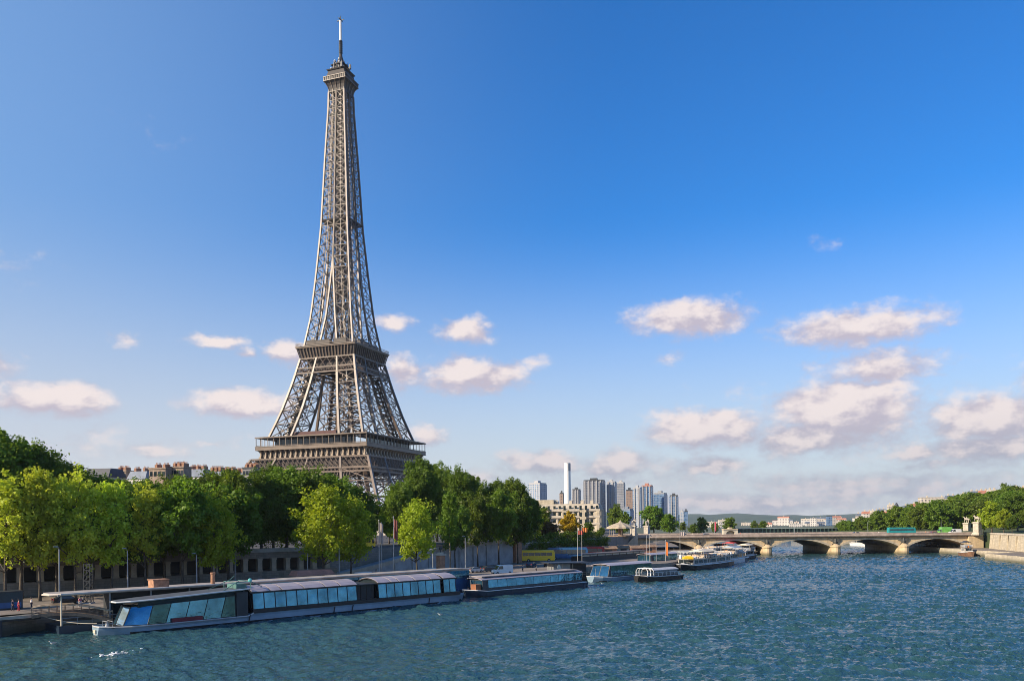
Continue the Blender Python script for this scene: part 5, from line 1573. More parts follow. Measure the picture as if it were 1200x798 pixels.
# pontoon with cabin
g = gnd(668, 680, 0)
pc = thing('landing_pontoon', 'grey landing pontoon with a boxy cabin and railings', 'pontoon', (g.x, g.y, 0), R(20))
m = MB(); m.box(-5, 6, 0, 7, -.4, .9); m.build('float', HULLK, pc)
m = MB(); m.box(-3.5, 1.2, 2.5, 7, .903, 4.3); m.build('cabin', STEEL, pc)
m = MB(); m.box(1.3, 6, 3, 7, .903, 4.0); m.build('dark_cabin', STEEL_D, pc)
m = MB(); m.box(-5.2, 6.5, .6, 7.2, 4.303, 4.55); m.build('roof', STEEL_D, pc)
m = MB()
for x in (-4.8, -1.6, 1.2, 5.8): m.tube([(x, .9, .9), (x, .9, 4.3)], .08)
m.tube([(-4.8, .2, 1.9), (5.8, .2, 1.9)], .05); m.tube([(-4.8, .2, 1.4), (5.8, .2, 1.4)], .04)
for x in np.arange(-4.8, 6, 1.2): m.tube([(x, .2, .9), (x, .2, 1.9)], .04)
m.build('railing', WOODL, pc)
m = MB(); m.lathe([(.55, 0), (.75, .9), (.7, 2.2), (.5, 2.9), (.35, 3.4), (.15, 3.6)], 10)
m.box(-.8, .8, -.8, .8, -.6, 0)
g2 = gnd(655, 678, .6); tag(m.build('mooring_bollard', CREAM, None, (g2.x, g2.y, .6)), 'tall cream mooring bollard at the left end of the landing pontoon', 'bollard')
# long dark roof barge behind
g = gnd(672, 668, 0)
lb_ = thing('roofed_barge', 'long dark barge with a flat roof lined by white blocks behind the glass boats', 'boat', (g.x, g.y, 0), R(52), GB)
m = MB(); hull_loft(m, [(0, 1.8, 1.4, 1.1, 0), (3, 2.6, 2.5, 1.0, 0), (40, 2.6, 2.5, 1.0, 0), (43, 2.2, 1.8, 1.0, 0)]); m.build('hull', HULLK, lb_)
m = MB(); m.box(2, 41, -2.1, 2.1, 1.0, 4.2); m.build('cabin', STEEL_D, lb_)
m = MB(); m.box(1, 42, -2.8, 2.8, 4.7, 4.95); m.build('roof', mat('brown_roof', (.13, .11, .10), .7), lb_)
for k in range(9):
    m = MB(); m.box(1.5 + 4.5 * k, 5.4 + 4.5 * k, -2.5, -2.3, 4.2, 4.69); m.build('fascia_block', CREAM, lb_)
GC = 'glass boats by the landing pontoon'
coach_boat('glass_boat', 'glass fronted tour boat with a pale hull facing the viewer', 694, 681, 47, 25, 6.6, 4.1, HULLB, LILAC, GLASS_B, 7, z_win=1.2)
wb = coach_boat('rail_boat', 'white low tour boat with arched white rails at its bow', 748, 681, 40, 15.5, 4.6, 2.9, HULLK, mat('pale_grey_roof', (.50, .50, .52), .5), GLASS_D, 5, rail=True, zdeck=1.1, z_win=1.5)
for x in (1.4, 2.5, 3.6):
    m = MB(); m.tube([(x, -1.9, 1.1), (x, -1.9, 2.6), (x, -1.3, 3.2), (x, 1.3, 3.2), (x, 1.9, 2.6), (x, 1.9, 1.1)], .1); m.build('arch_rail', WHITE, wb)
coach_boat('blue_cabin_boat', 'blue cabin boat with a lilac roof behind the white railed boat', 750, 667, 50, 22, 6, 4.7, HULLN, LILAC, GLASS_B, 6, raked=False)
def open_boat(label, px, py, ang, L, B, hullm, topm, seed, name='tour_boat', decks=1, awn=None):
    g = gnd(px, py, 0); rg = random.Random(seed)
    th = thing(name, label, 'boat', (g.x, g.y, 0), R(ang), GB); hb = B / 2
    m = MB(); hull_loft(m, [(-1, hb * .25, hb * .1, 1.9, 0), (1.5, hb * .75, hb * .5, 1.6, 0), (5, hb, hb * .9, 1.3, 0), (L - 2, hb, hb * .95, 1.3, 0), (L, hb * .8, hb * .7, 1.4, 0)])
    h = m.build('hull', hullm, th)
    m = MB(); m.tube([(-1.1, 0, 1.95), (1.5, -hb * .78, 1.65), (5, -hb - .04, 1.35), (L - 1, -hb - .04, 1.35)], .13); m.tube([(-1.1, 0, 1.95), (1.5, hb * .78, 1.65), (5, hb + .04, 1.35), (L - 1, hb + .04, 1.35)], .13); m.build('gunwale', WHITE, h)
    m = MB(); m.box(4, L - 3, -hb + .7, hb - .7, 1.3, 3.2); m.build('cabin', mat('off_white_cabin', (.60, .56, .50), .6), th)
    for k in range(5):
        a = 4.6 + (L - 8.2) * k / 5
        for s_ in (-1, 1):
            mm = MB(); y = s_ * (hb - .68); mm.box(a, a + (L - 8.2) / 5 - .5, y - .03, y + .03, 1.9, 2.9); mm.build('window', GLASS_D, th)
    mm = MB(); mm.box(3.95, 4.0, -hb + 1.0, hb - 1.0, 1.9, 2.9); mm.build('windscreen', GLASS_D, th)
    m = MB(); m.box(3.4, L - 2.6, -hb + .4, hb - .4, 3.203, 3.35); m.build('upper_deck', topm, th)
    m = MB()
    for s_ in (-1, 1):
        m.tube([(3.6, s_ * (hb - .5), 4.3), (L - 2.8, s_ * (hb - .5), 4.3)], .05); m.tube([(3.6, s_ * (hb - .5), 3.85), (L - 2.8, s_ * (hb - .5), 3.85)], .035)
        for x in np.arange(3.6, L - 2.7, 1.3): m.tube([(x, s_ * (hb - .5), 3.35), (x, s_ * (hb - .5), 4.3)], .035, 5)
    m.tube([(3.6, -hb + .5, 4.3), (3.6, hb - .5, 4.3)], .05); m.build('railing', WHITE, th)
    sp_ = None
    for i in range(5):
        for j in range(2):
            x, y = 5 + (L - 10) * i / 4, (-1, 1)[j] * hb * .4
            if sp_ is None:
                m = MB(); m.box(-.5, .5, -.7, .7, 0, .45); m.box(.35, .5, -.7, .7, .45, .95); sp_ = m.build('seat', rg.choice([WOODL, CREAM, STEEL]), th, (x, y, 3.36))
            else: dup_part(sp_, th, (x, y, 3.36))
    if awn is not None:
        m = MB(); x0 = L * .45
        m.hexa([(x0, -hb + .5, 5.3), (L - 3, -hb + .5, 5.3), (L - 3, hb - .5, 5.3), (x0, hb - .5, 5.3), (x0 + .2, -.4, 5.9), (L - 3.2, -.4, 5.9), (L - 3.2, .4, 5.9), (x0 + .2, .4, 5.9)])
        for x in (x0 + .2, L - 3.2):
            for s_ in (-1, 1): m.tube([(x, s_ * (hb - .6), 3.35), (x, s_ * (hb - .6), 5.35)], .05)
        m.build('awning', awn, th)
    for i in range(9):
        gx_, gy_ = rg.uniform(4, L - 3.5), rg.uniform(-hb + .9, hb - .9); w_, h_ = rg.uniform(.25, .7), rg.uniform(.4, 1.1)
        m = MB(); m.hexa([(gx_ - w_, gy_ - w_ * .7, 3.36), (gx_ + w_, gy_ - w_ * .7, 3.36), (gx_ + w_, gy_ + w_ * .7, 3.36), (gx_ - w_, gy_ + w_ * .7, 3.36), (gx_ - w_ * .8, gy_ - w_ * .5, 3.36 + h_), (gx_ + w_ * .8, gy_ - w_ * .5, 3.36 + h_), (gx_ + w_ * .8, gy_ + w_ * .5, 3.36 + h_), (gx_ - w_ * .8, gy_ + w_ * .5, 3.36 + h_)])
        m.build('deck_gear', rg.choice([WHITE, CREAM, STEEL_D, WOOD, BLUEP, REDP, STEEL, ORANGE, HULLN]), th)
    m = MB(); m.box(1.6, 3.6, -hb * .55, hb * .55, 1.45, 1.9); m.build('bow_cover', rg.choice([CREAM, STEEL, WOOD, BLUEP]), th)
    m = MB(); m.tube([(2.4, 0, 1.5), (2.4, 0, 5.6)], .06); m.box(1.7, 3.0, -.6, .6, 1.5, 2.2); m.build('bow_mast', STEEL, th)
    return th
open_boat('white tour boat crowded with pale railings and a yellow cover at its bow', 797, 668, 52, 24, 6.6, HULLK, CREAM, 1, awn=CREAM)
m = MB(); m.prism([(-1.4, -.9), (1.4, -.9), (1.6, .9), (-1.6, .9)], 0, .6); m.prism([(-1.0, -.5), (1.0, -.5), (1.0, .5), (-1.0, .5)], .603, .95)
g = gnd(802, 662, 1.6); tag(m.build('yellow_cover', YELLOW, None, (g.x + 1.5, g.y + 1.5, 3.38)), 'yellow cover folded on the deck of the crowded white boat', 'cover')
open_boat('dark hulled tour boat with a cream bow deck in the middle of the moored row', 818, 666, 56, 22, 6, HULLK, WOODL, 2)
open_boat('white high bowed tour boat fourth from the bridge pier', 843, 661, 60, 24, 6.4, WHITE, STEEL, 3, awn=mat('blue_grey_awning', (.30, .36, .42), .7))
open_boat('white tour boat with a red awning under the second bridge arch', 848, 652, 64, 20, 6, WHITE, CREAM, 4, awn=REDP)
open_boat('black hulled tour boat nearest to the second bridge pier', 864, 656, 62, 22, 6, HULLK, mat('pink_grey_deck', (.50, .40, .36), .7), 5, awn=CREAM)
open_boat('low dark blue boat moored under the second bridge arch', 878, 650, 70, 24, 6, HULLN, STEEL, 6)
open_boat('white boat moored at the right bank beyond the third bridge pier', 1022, 640, 88, 26, 7, WHITE, WHITE, 7)
open_boat('small white boat on the right bank seen through the fourth arch', 1006, 637, 85, 24, 6, WHITE, CREAM, 8)
open_boat('dark covered barge under the right end arch of the bridge', 1096, 646, 85, 30, 7, HULLN, STEEL_D, 9, awn=STEEL_D)
open_boat('brown wooden boat with a dark awning beside the right quay', 1139, 651.5, 78, 12, 4.2, mat('brown_hull', (.22, .12, .07), .5), WOOD, 10, awn=STEEL_D)

for i, (px, py, ang, L_, hm, tm, lb) in enumerate(((786, 661, 50, 20, HULLK, STEEL_D, 'dark boat rafted inside the crowded white boat'), (812, 657, 54, 20, HULLN, CREAM, 'navy boat with a cream deck rafted behind the middle boats'), (826, 653, 58, 18, WHITE, WOODL, 'white boat with a pale wooden deck rafted near the first bridge pier'),
        (834, 664, 57, 17, mat('brown_hull', (.22, .12, .07), .5), CREAM, 'brown hulled boat with a cream deck in the moored row'), (856, 659, 60, 17, HULLN, WHITE, 'navy hulled boat with a white deck near the second bridge pier'), (838, 649, 62, 18, HULLK, WOOD, 'dark boat with a wooden deck in the shade of the second arch'))):
    open_boat(lb, px, py, ang, L_, 5, hm, tm, 30 + i)
# jetty, gangway and small things at the left
jt = thing('jetty', 'dark steel jetty with a pale edge at the lower left', 'jetty', (-70, 114, 0), UA)
m = MB(); m.box(-45, 4.6, .3, 4.0, 1.9, 2.5); m.build('deck', ASPH, jt)
m = MB(); m.box(-45, 4.7, 0, .29, 2.2, 2.62); m.build('kerb', mat('pale_kerb', (.55, .48, .38), .8), jt)
for k in range(9):
    m = MB(); m.tube([(-.5 - 4.2 * k, .25, -2), (-.5 - 4.2 * k, .25, 2.2)], .2 if k % 2 else .3, 8); m.build('pile', BLUEP if k in (1, 2) else STEEL_D, jt)
m = MB(); m.tube([(-2, .15, 2.62), (-2, .15, 3.0)], .12); m.box(-2.25, -1.75, 0, .3, 3.0, 3.12); m.build('bollard', WHITE, jt)
ga = UA - R(20.8); gs = qst(-5.5, 11)
gw = thing('gangway', 'arched wooden gangway with pale handrails leading to the boats', 'gangway', (gs[0] + 1.1 * math.cos(ga) + 2.5 * math.sin(ga), gs[1] + 1.1 * math.sin(ga) - 2.5 * math.cos(ga), 0), ga); gw.scale = (.73, 1, 1)
m = MB()
def gz(x): return 2.45 + .62 * math.sin(math.pi * min(1, (x + 1.5) / 14)) - .085 * max(0, x) 
X = [-1.5 + .7 * i for i in range(21)]
m.loft([[(x, 1.6, gz(x) - .25), (x, 3.4, gz(x) - .25), (x, 3.4, gz(x)), (x, 1.6, gz(x))] for x in X]); m.build('walkway', WOOD, gw)
for y in (1.55, 3.45):
    m = MB()
    for i, x in enumerate(X[::2]): m.beam((x, y, gz(x) - .2), (x, y, gz(x) + 1.15), .09, .09)
    m.tube([(x, y, gz(x) + .6) for x in X], .04); m.tube([(x, y, gz(x) + .25) for x in X], .04); m.loft([[(x, y - .03, gz(x) - .35), (x, y + .03, gz(x) - .35), (x, y + .03, gz(x) + .12), (x, y - .03, gz(x) + .12)] for x in X])
    rl_ = m.build('railing', WOOD, gw)
    m = MB(); m.tube([(x, y, gz(x) + 1.17) for x in X], .085, 6); m.build('handrail', WOODL, rl_)
# scaffold mast
v = qpx(103, 24); sm_ = thing('scaffold_mast', 'dark lattice scaffold mast behind the pontoon roof', 'mast', (v[0], v[1], 2.5))
m = MB(); ht = zat(103, 660, v[1]) - 2.5
for a, b_ in ((-.5, -.5), (.5, -.5), (.5, .5), (-.5, .5)): m.beam((a, b_, 0), (a, b_, ht), .1)
z = 0
while z < ht - .9:
    for (a, b_), (c, d) in zip(((-.5, -.5), (.5, -.5), (.5, .5), (-.5, .5)), ((.5, -.5), (.5, .5), (-.5, .5), (-.5, -.5))):
        m.beam((a, b_, z), (c, d, z + .9), .07); m.beam((a, b_, z + .9), (c, d, z + .9), .07)
    z += .9
m.build('lattice', STEEL_D, sm_); m = MB(); m.box(-.7, .7, -.7, .7, -.05, .15); m.build('base_plate', STEEL, sm_)
# utility box at the very left
v = qpx(4, 24); kb = thing('kiosk_box', 'dark teal site box at the left edge of the lower quay', 'site box', (v[0], v[1], 2.5), UA)
m = MB(); m.box(-2.5, 2.2, -1.2, 1.2, .1, 2.6); m.build('body', mat('dark_teal', (.025, .055, .065), .5), kb); m = MB(); m.box(-2.6, 2.3, -1.3, 1.3, 2.603, 2.75); m.build('roof', STEEL_D, kb)
m = MB(); m.box(-2.3, 2.0, -1.23, -1.203, .25, 1.1); m.build('door', BLUEP, kb)

# ------------------------------------------------------------------ vehicles
def vehicle(name, label, cat, loc, rz, prof, W, paint, wheels, wr, win=None, front=None, lights=True, group=None, stripe=None, side_win=None):
    """prof: side outline (x, z) of the body; wheels: x positions; side_win: list of (x0, x1, z0, z1); front: (windscreen x0,z0,x1,z1)"""
    th = thing(name, label, cat, loc, rz, group); hw = W / 2
    zmax = max(z for x, z in prof); 
    def yy(z): return hw * (1 - .10 * max(0, (z - .9) / max(.5, zmax - .9)) ** 1.5)
    m = MB(); n = len(prof)
    rings = [[(x, s_ * yy(z) * (1 if q else .94), z) for x, z in prof] for s_, q in ((-1, 0), (-1, 1), (1, 1), (1, 0))]
    cx = sum(x for x, z in prof) / n; cz = sum(z for x, z in prof) / n
    rings[0] = [(cx + (x - cx) * .985, -yy(z) - .0, cz + (z - cz) * .97) for x, z in prof]; rings[1] = [(x, -yy(z) + .12, z) for x, z in prof]
    rings[3] = [(cx + (x - cx) * .985, yy(z), cz + (z - cz) * .97) for x, z in prof]; rings[2] = [(x, yy(z) - .12, z) for x, z in prof]
    m.loft(rings); m.build('body', paint, th)
    for x0, x1, z0, z1 in side_win or []:
        for s_ in (-1, 1):
            m = MB(); q = [(x0, z0), (x1, z0), (x1, z1), (x0, z1)] if not isinstance(z1, tuple) else [(x0, z0), (x1, z0), (z1[1], z1[2]), (z1[0], z1[2])]
            m.add([(x, s_ * (yy(z) + .02), z) for x, z in q] + [(x, s_ * (yy(z) - .05), z) for x, z in q], [(0, 1, 2, 3), (4, 7, 6, 5), (0, 4, 5, 1), (1, 5, 6, 2), (2, 6, 7, 3), (3, 7, 4, 0)])
            m.build('window', GLASS_C, th)
    for a in front or []:
        (x0, z0), (x1, z1) = a
        dn = .03 if x1 <= x0 else -.03
        m = MB(); m.hexa([(x0 + dn, -yy(z0) * .86, z0), (x0 + dn, yy(z0) * .86, z0), (x0 - dn, yy(z0) * .86, z0), (x0 - dn, -yy(z0) * .86, z0), (x1 + dn, -yy(z1) * .84, z1), (x1 + dn, yy(z1) * .84, z1), (x1 - dn, yy(z1) * .84, z1), (x1 - dn, -yy(z1) * .84, z1)])
        m.build('windscreen', GLASS_C, th)
    for x in wheels:
        for s_ in (-1, 1):
            m = MB(); m.wheel(x, s_ * (hw - .1), wr, wr, .24); w_ = m.build('wheel', BLACK, th)
            m = MB(); m.wheel(x, s_ * (hw - .0) , wr, wr * .55, .07, 10); m.build('rim', STEEL, w_)
    xf = max(x for x, z in prof); xb = min(x for x, z in prof)
    for s_ in (-1, 1):
        m = MB(); m.box(xf - .08, xf + .02, s_ * hw * .72 - .18, s_ * hw * .72 + .18, .62, .82); m.build('headlight', WHITE, th)
        m = MB(); m.box(xb - .02, xb + .08, s_ * hw * .78 - .1, s_ * hw * .78 + .1, .75, 1.05); m.build('tail_light', REDP, th)
    m = MB(); m.box(xf - .1, xf + .05, -hw * .8, hw * .8, .3, .5); m.box(xb - .05, xb + .1, -hw * .8, hw * .8, .3, .5); m.build('bumper', BLACK, th)
    return th
VAN = [(-2.5, .35), (2.5, .35), (2.55, .8), (2.35, 1.1), (1.75, 1.22), (1.05, 2.15), (.7, 2.3), (-2.4, 2.3), (-2.52, 2.1)]
CAR = [(-2.1, .3), (2.1, .3), (2.15, .6), (2.0, .8), (1.0, .95), (.35, 1.42), (-1.0, 1.45), (-1.8, 1.0), (-2.12, .9)]
def van(label, loc, rz, paint=WHITE, s=1.0, cat='van', group='vans and cars parked on the lower quay'):
    return vehicle('parked_van', label, cat, loc, rz, VAN, 1.95, paint, (-1.6, 1.65), .36, side_win=[(.15, 1.55, 1.3, (.2, 1.05, 2.05))], front=[((1.82, 1.25), (1.12, 2.1))], group=group)
def car(label, loc, rz, paint, group='vans and cars parked on the lower quay'):
    return vehicle('parked_car', label, 'car', loc, rz, CAR, 1.78, paint, (-1.3, 1.32), .31, side_win=[(-1.55, -.25, .98, (-1.0, -.25, 1.36)), (-.18, .9, .98, (-.18, .36, 1.36))], front=[((1.06, .97), (.42, 1.38)), ((-1.82, 1.02), (-1.08, 1.4))], group=group)
def BUSP(L, H): return [(-L / 2, .4), (L / 2, .4), (L / 2 + .12, 1.1), (L / 2 - .02, H - .5), (L / 2 - .35, H - .05), (-L / 2 + .3, H), (-L / 2, H - .3)]
def bus(label, loc, rz, paint, L=11.5, H=3.4, n=6, name='tour_coach', cat='bus', group=None):
    sw = [(-L / 2 + .5 + (L - 1.2) * k / n, -L / 2 + .4 + (L - 1.2) * (k + 1) / n, 1.95, H - .75) for k in range(n)]
    return vehicle(name, label, cat, loc, rz, BUSP(L, H), 2.5, paint, (-L * .28, L * .33), .5, side_win=sw, front=[((L / 2 + .13, 1.15), (L / 2 + .0, H - .5))], group=group)
def on(px, t_, z=2.5): x, y = qpx(px, t_); return (x, y, z)
van('white van parked under the light green trees, half hidden by the pontoon roof', on(428, 26), UA + R(8), WHITE)
van('white van with a sloping nose beside the brick column', on(503, 24), UA + R(180 + 12), WHITE)
van('white van with a dark windscreen near the stern of the dark boat', on(588, 22), UA + R(180 - 20), WHITE)
car('black car parked beside the pale mast column on the lower quay', on(78, 25), UA + R(-6), mat('black_car_paint', (.012, .013, .015), .25))
car('dark blue car parked right of the brick column', on(536, 30), UA, BLUEP)
g = gnd(622, 663, 2.5); car('dark car parked in front of the yellow coach, left one', (g.x, g.y - 6, 2.5), R(70), mat('navy_car_paint', (.03, .05, .10), .25))
g = gnd(641, 662, 2.5); car('black car parked at the right end of the yellow coach', (g.x, g.y - 6, 2.5), R(80), mat('black_car_paint', (.012, .013, .015), .25))
g = at(630, 657, 262); bus('yellow tour coach parked below the hedge', (g.x, 262, 2.5), R(3), YELLOW, 10.6, 3.7, 5)
g = at(664, 655, 277); bus('dark blue coach parked behind the flag poles', (g.x, 277, 2.5), R(2), BLUEP, 14, 4.0, 8)
g = at(693, 655, 290); bus('red coach parked right of the blue one', (g.x, 292, 2.5), R(-3), REDP, 9.5, 3.8, 5)
g = at(706, 655, 284); van('pale van parked right of the red coach', (g.x, 280, 2.5), R(100), mat('beige_paint', (.50, .40, .30), .5))
PAINTS = [STEEL_D, STEEL, WHITE, BLUEP, REDP, mat('black_car_paint', (.012, .013, .015), .25), mat('silver_car_paint', (.45, .46, .48), .3, metal=.4)]
for i, (px, cn) in enumerate(((268, 'dark grey'), (286, 'grey'), (306, 'white'), (322, 'dark blue'), (452, 'red'), (474, 'black'), (556, 'silver'), (572, 'dark grey'))):
    car('%s car parked before the embankment wall, %s from the left in its row' % (cn, ORD[i]), on(px, 36 if px < 400 else 33), UA + R(-4), PAINTS[[0, 1, 2, 3, 4, 5, 6, 0][i]], 'cars parked in a row before the wall')
ZB = 7.972
g = at(1056, 618, 372); bus('teal city bus crossing the bridge', (g.x, 372, ZB), R(0), TEAL, 12, 3.3, 7, 'city_bus')
g = at(1107, 618, 378); vehicle('box_truck', 'lime green box truck crossing the bridge', 'truck', (g.x, 378, ZB), R(180), [(-3, .5), (2.2, .5), (2.9, .55), (2.95, 1.3), (2.5, 2.2), (1.95, 2.3), (1.9, 3.2), (-3, 3.2)], 2.3, GREENP, (-1.8, 2.0), .42, side_win=[(2.0, 2.6, 1.35, 2.1)], front=[((2.93, 1.35), (2.53, 2.15))])
g = at(1119, 618, 374); van('white van crossing the bridge right of the green truck', (g.x, 374, ZB), R(180), WHITE, group=None)
g = at(858, 620, 376); kk = thing('kiosk', 'beige kiosk with an arched opening standing on the bridge', 'kiosk', (g.x, 380, ZB))
m = MB(); m.box(-3.3, -2.0, -1.4, 1.4, 0, 2.8); m.box(2.0, 3.3, -1.4, 1.4, 0, 2.8); m.box(-3.3, 3.3, .9, 1.4, .001, 2.799)
m.side([(-2.0, 1.5), (-1.2, 2.2), (0, 2.5), (1.2, 2.2), (2.0, 1.5), (2.0, 2.8), (-2.0, 2.8)], -1.4, 1.4); m.build('body', CREAM, kk)
m = MB(); m.side([(-3.5, 2.803), (3.5, 2.803), (3.2, 3.2), (.8, 3.3), (.5, 3.9), (-.5, 3.9), (-.8, 3.3), (-3.2, 3.2)], -1.6, 1.6); m.build('roof', mat('tan_canvas', (.55, .43, .28), .8), kk)
for px, lb, pt in ((826, 'pale car at the left part of the bridge', STEEL), (800, 'white car entering the bridge from the left bank', WHITE), (1000, 'grey car in the middle of the bridge', STEEL_D), (1090, 'red car following the teal bus', REDP)):
    g = at(px, 620, 374); car(lb, (g.x, 370, ZB), 0, pt, None)
# orange truck on the upper road, orange awning
v = wpx(425, 10); vehicle('box_truck', 'yellow orange truck on the upper road behind the light green trees', 'truck', (v[0], v[1], UPZ), WA, [(-3, .5), (2.2, .5), (2.9, .55), (2.95, 1.3), (2.5, 2.6), (1.95, 2.8), (1.9, 3.2), (-3, 3.2)], 2.3, YELLOW, (-1.8, 2.0), .42, side_win=[(2.0, 2.6, 1.35, 2.3), (-.6, 1.4, 1.6, 2.8)], front=[((2.93, 1.35), (2.53, 2.5))])
v = wpx(394, 9); car('orange car on the upper road left of the orange truck', (v[0], v[1], UPZ), WA, ORANGE, None)
# kiosk with orange awning on the quay
x, y, z = on(365, 26); kq = thing('snack_stall', 'low stall with an orange awning on the lower quay before the wall', 'stall', (x, y, z), UA)
m = MB(); m.box(-4, 4, -1, 1, 0, 1.0); m.build('counter', STEEL_D, kq)
for px_ in (-3.8, 0, 3.8):
    m = MB(); m.tube([(px_, -1, 0), (px_, -1, 2.5)], .07); m.build('post', STEEL, kq)
m = MB(); m.hexa([(-4.5, -1.7, 2.3), (4.5, -1.7, 2.3), (4.5, 1.5, 2.3), (-4.5, 1.5, 2.3), (-3.8, -1.0, 3.3), (3.8, -1.0, 3.3), (3.8, 1.3, 3.3), (-3.8, 1.3, 3.3)]); m.build('awning', mat('terracotta', (.45, .20, .14), .8), kq)
# brick column
x, y, z = on(516, 22); bc = thing('brick_column', 'square brick column with a lamp on its cap beside the white van', 'column', (x, y, z), UA)
hb2 = zat(516, 648, y) - z
m = MB(); m.box(-.7, .7, -.7, .7, 0, hb2 - .5); m.build('shaft', BRICK, bc); m = MB(); m.box(-.95, .95, -.95, .95, hb2 - .497, hb2 - .1); m.box(-.5, .5, -.5, .5, hb2 - .097, hb2 + .2); m.build('cap', STONE_T, bc)
m = MB(); m.lathe([(.12, hb2 + .2), (.12, hb2 + .7), (.32, hb2 + .8), (.36, hb2 + 1.3), (.1, hb2 + 1.5)], 10); m.build('lamp', STEEL_D, bc)

# ------------------------------------------------------------------ poles, lamps, flags
x, y, z = on(69, 28)
sl_ = thing('street_lamp', 'x', 'street lamp', (0, 0, 0), 0)
m = MB(); m.tube([(0, 0, 0), (0, 0, 7.8)], [.13, .08], 8); m.lathe([(.22, 0), (.2, .9), (.13, 1.0)], 10); m.build('pole', GREYP, sl_)
m = MB(); m.tube([(0, 0, 7.7), (.12, 0, 8.1), (.4, 0, 8.2)], .04); m.hexa([(.2, -.16, 8.08), (.9, -.12, 8.12), (.9, .12, 8.12), (.2, .16, 8.08), (.25, -.1, 8.24), (.85, -.08, 8.22), (.85, .08, 8.22), (.25, .1, 8.24)]); m.build('lamp_head', STEEL, sl_)
LL = [(69, 28, 'grey street lamp behind the gangway, first from the left'), (149, 27, 'grey street lamp above the bow of the restaurant boat'), (230, 27, 'grey street lamp right of the brick planter box'), (275, 36, 'grey street lamp before the wall at the front saloon of the boat'), (360, 30, 'grey street lamp beside the orange stall awning'), (397, 26, 'grey street lamp between the two light green trees'), (507, 34, 'grey street lamp left of the brick column'), (545, 36, 'grey street lamp right of the sparse pale tree')]
for i, (px, t_, lb) in enumerate(LL):
    x, y, z = on(px, t_); s_ = (zat(px, [640, 642, 648, 645, 640, 638, 630, 628][i], y) - 2.5) / 8.2
    if i == 0: o = sl_; o.location = (x, y, z); o.rotation_euler = (0, 0, UA + R(180)); o.scale = (1, 1, s_)
    else: o = copy_thing(sl_, (x, y, z), UA + R(180), (1, 1, s_))
    o['label'] = lb; o['group'] = 'street lamps along the lower quay'
sl2 = copy_thing(sl_, (BX + 8, BY + 1.5, 8.05), 0, .75, 'small lamp post at the left end of the bridge', 'lamp posts on the bridge')
for k in range(1, 5): copy_thing(sl_, (BX + 8 + 32 * k, BY + 1.5, 8.05), 0, .75, 'small lamp post on the bridge, %s from the left' % ORD[k], 'lamp posts on the bridge')
def flagpole(px, t_, top, flag, label, loc=None, z=2.5, group='flag poles on the left bank', droop=True):
    x, y, zz = loc or on(px, t_, z); H = zat(px, top, y) - zz
    th = thing('flag_pole', label, 'flag pole', (x, y, zz), 0, group)
    m = MB(); m.tube([(0, 0, 0), (0, 0, H)], [.09, .05], 8); m.lathe([(.12, H), (.12, H + .1), (.02, H + .25)], 8); m.lathe([(.3, 0), (.3, .15)], 8); m.build('pole', mat('pole_off_white', (.46, .45, .43), .5), th)
    if flag:
        m = MB(); n = 8; wv = .8 if droop else 1.6; hv = 4.2 if droop else 1.2
        fr = [[(.08 + wv * i / n, .16 * math.sin(i * 1.9) * (i / n + .3), H - .3 - hv * j / 6 - (.5 if droop else .1) * (i / n)) for i in range(n + 1)] for j in range(7)]
        vs = [p for r_ in fr for p in r_]; vs2 = [(a, b_ + .025, c) for a, b_, c in vs]; N = len(vs); w_ = n + 1
        fs = [(j * w_ + i, j * w_ + i + 1, (j + 1) * w_ + i + 1, (j + 1) * w_ + i) for j in range(6) for i in range(n)]
        m.add(vs, fs); m.add(vs2, [f_[::-1] for f_ in fs]); m.build('flag', flag, th, fix=False)
    return th
PALEFLAG = mat('faded_banner', (.50, .42, .38), .8); REDFLAG = mat('red_banner', (.48, .10, .07), .8); ORFLAG = mat('orange_banner', (.75, .22, .05), .8)
flagpole(444, 22, 610, PALEFLAG, 'white pole with a pale faded banner right of the orange truck')
flagpole(447, 25, 613, None, 'bare white pole standing just behind the pale banner pole')
flagpole(461, 21, 606, mat('faded_red_banner', (.30, .10, .08), .85), 'white pole with a red banner left of the round green tree')
g1 = gnd(677, 668, 2.5)
flagpole(677, 0, 620, REDFLAG, 'white pole with a small red flag before the dark blue coach', loc=(at(677, 650, 236).x, 236, 2.0), droop=False)
flagpole(682, 0, 617, ORFLAG, 'white pole with an orange flag right of the red flag', loc=(at(682, 650, 238).x, 238, 2.0), droop=False)
flagpole(758, 0, 628, None, 'bare pale pole in front of the left bridge arch, left of two', loc=(at(758, 650, 252).x, 252, 2.0))
flagpole(761.5, 0, 626, None, 'bare pale pole in front of the left bridge arch, right of two', loc=(at(761.5, 650, 254).x, 254, 2.0))
flagpole(769, 0, 630, None, 'thin bare pole beside the orange banner', loc=(at(769, 650, 258).x, 258, 2.0))
flagpole(780, 0, 633, ORFLAG, 'pole with a long orange banner before the first bridge arch', loc=(at(780, 650, 258).x, 258, 2.0))
flagpole(797, 0, 622, PALEFLAG, 'pale mast with a faded flag rising over the bridge parapet', loc=(at(797, 650, 270).x, 270, 1.5), droop=False)
flagpole(841, 0, 610, mat('pink_banner', (.75, .10, .16), .8), 'pole with a bright pink banner on the bridge left of the kiosk', loc=(at(841, 620, 378).x, 384, ZB))

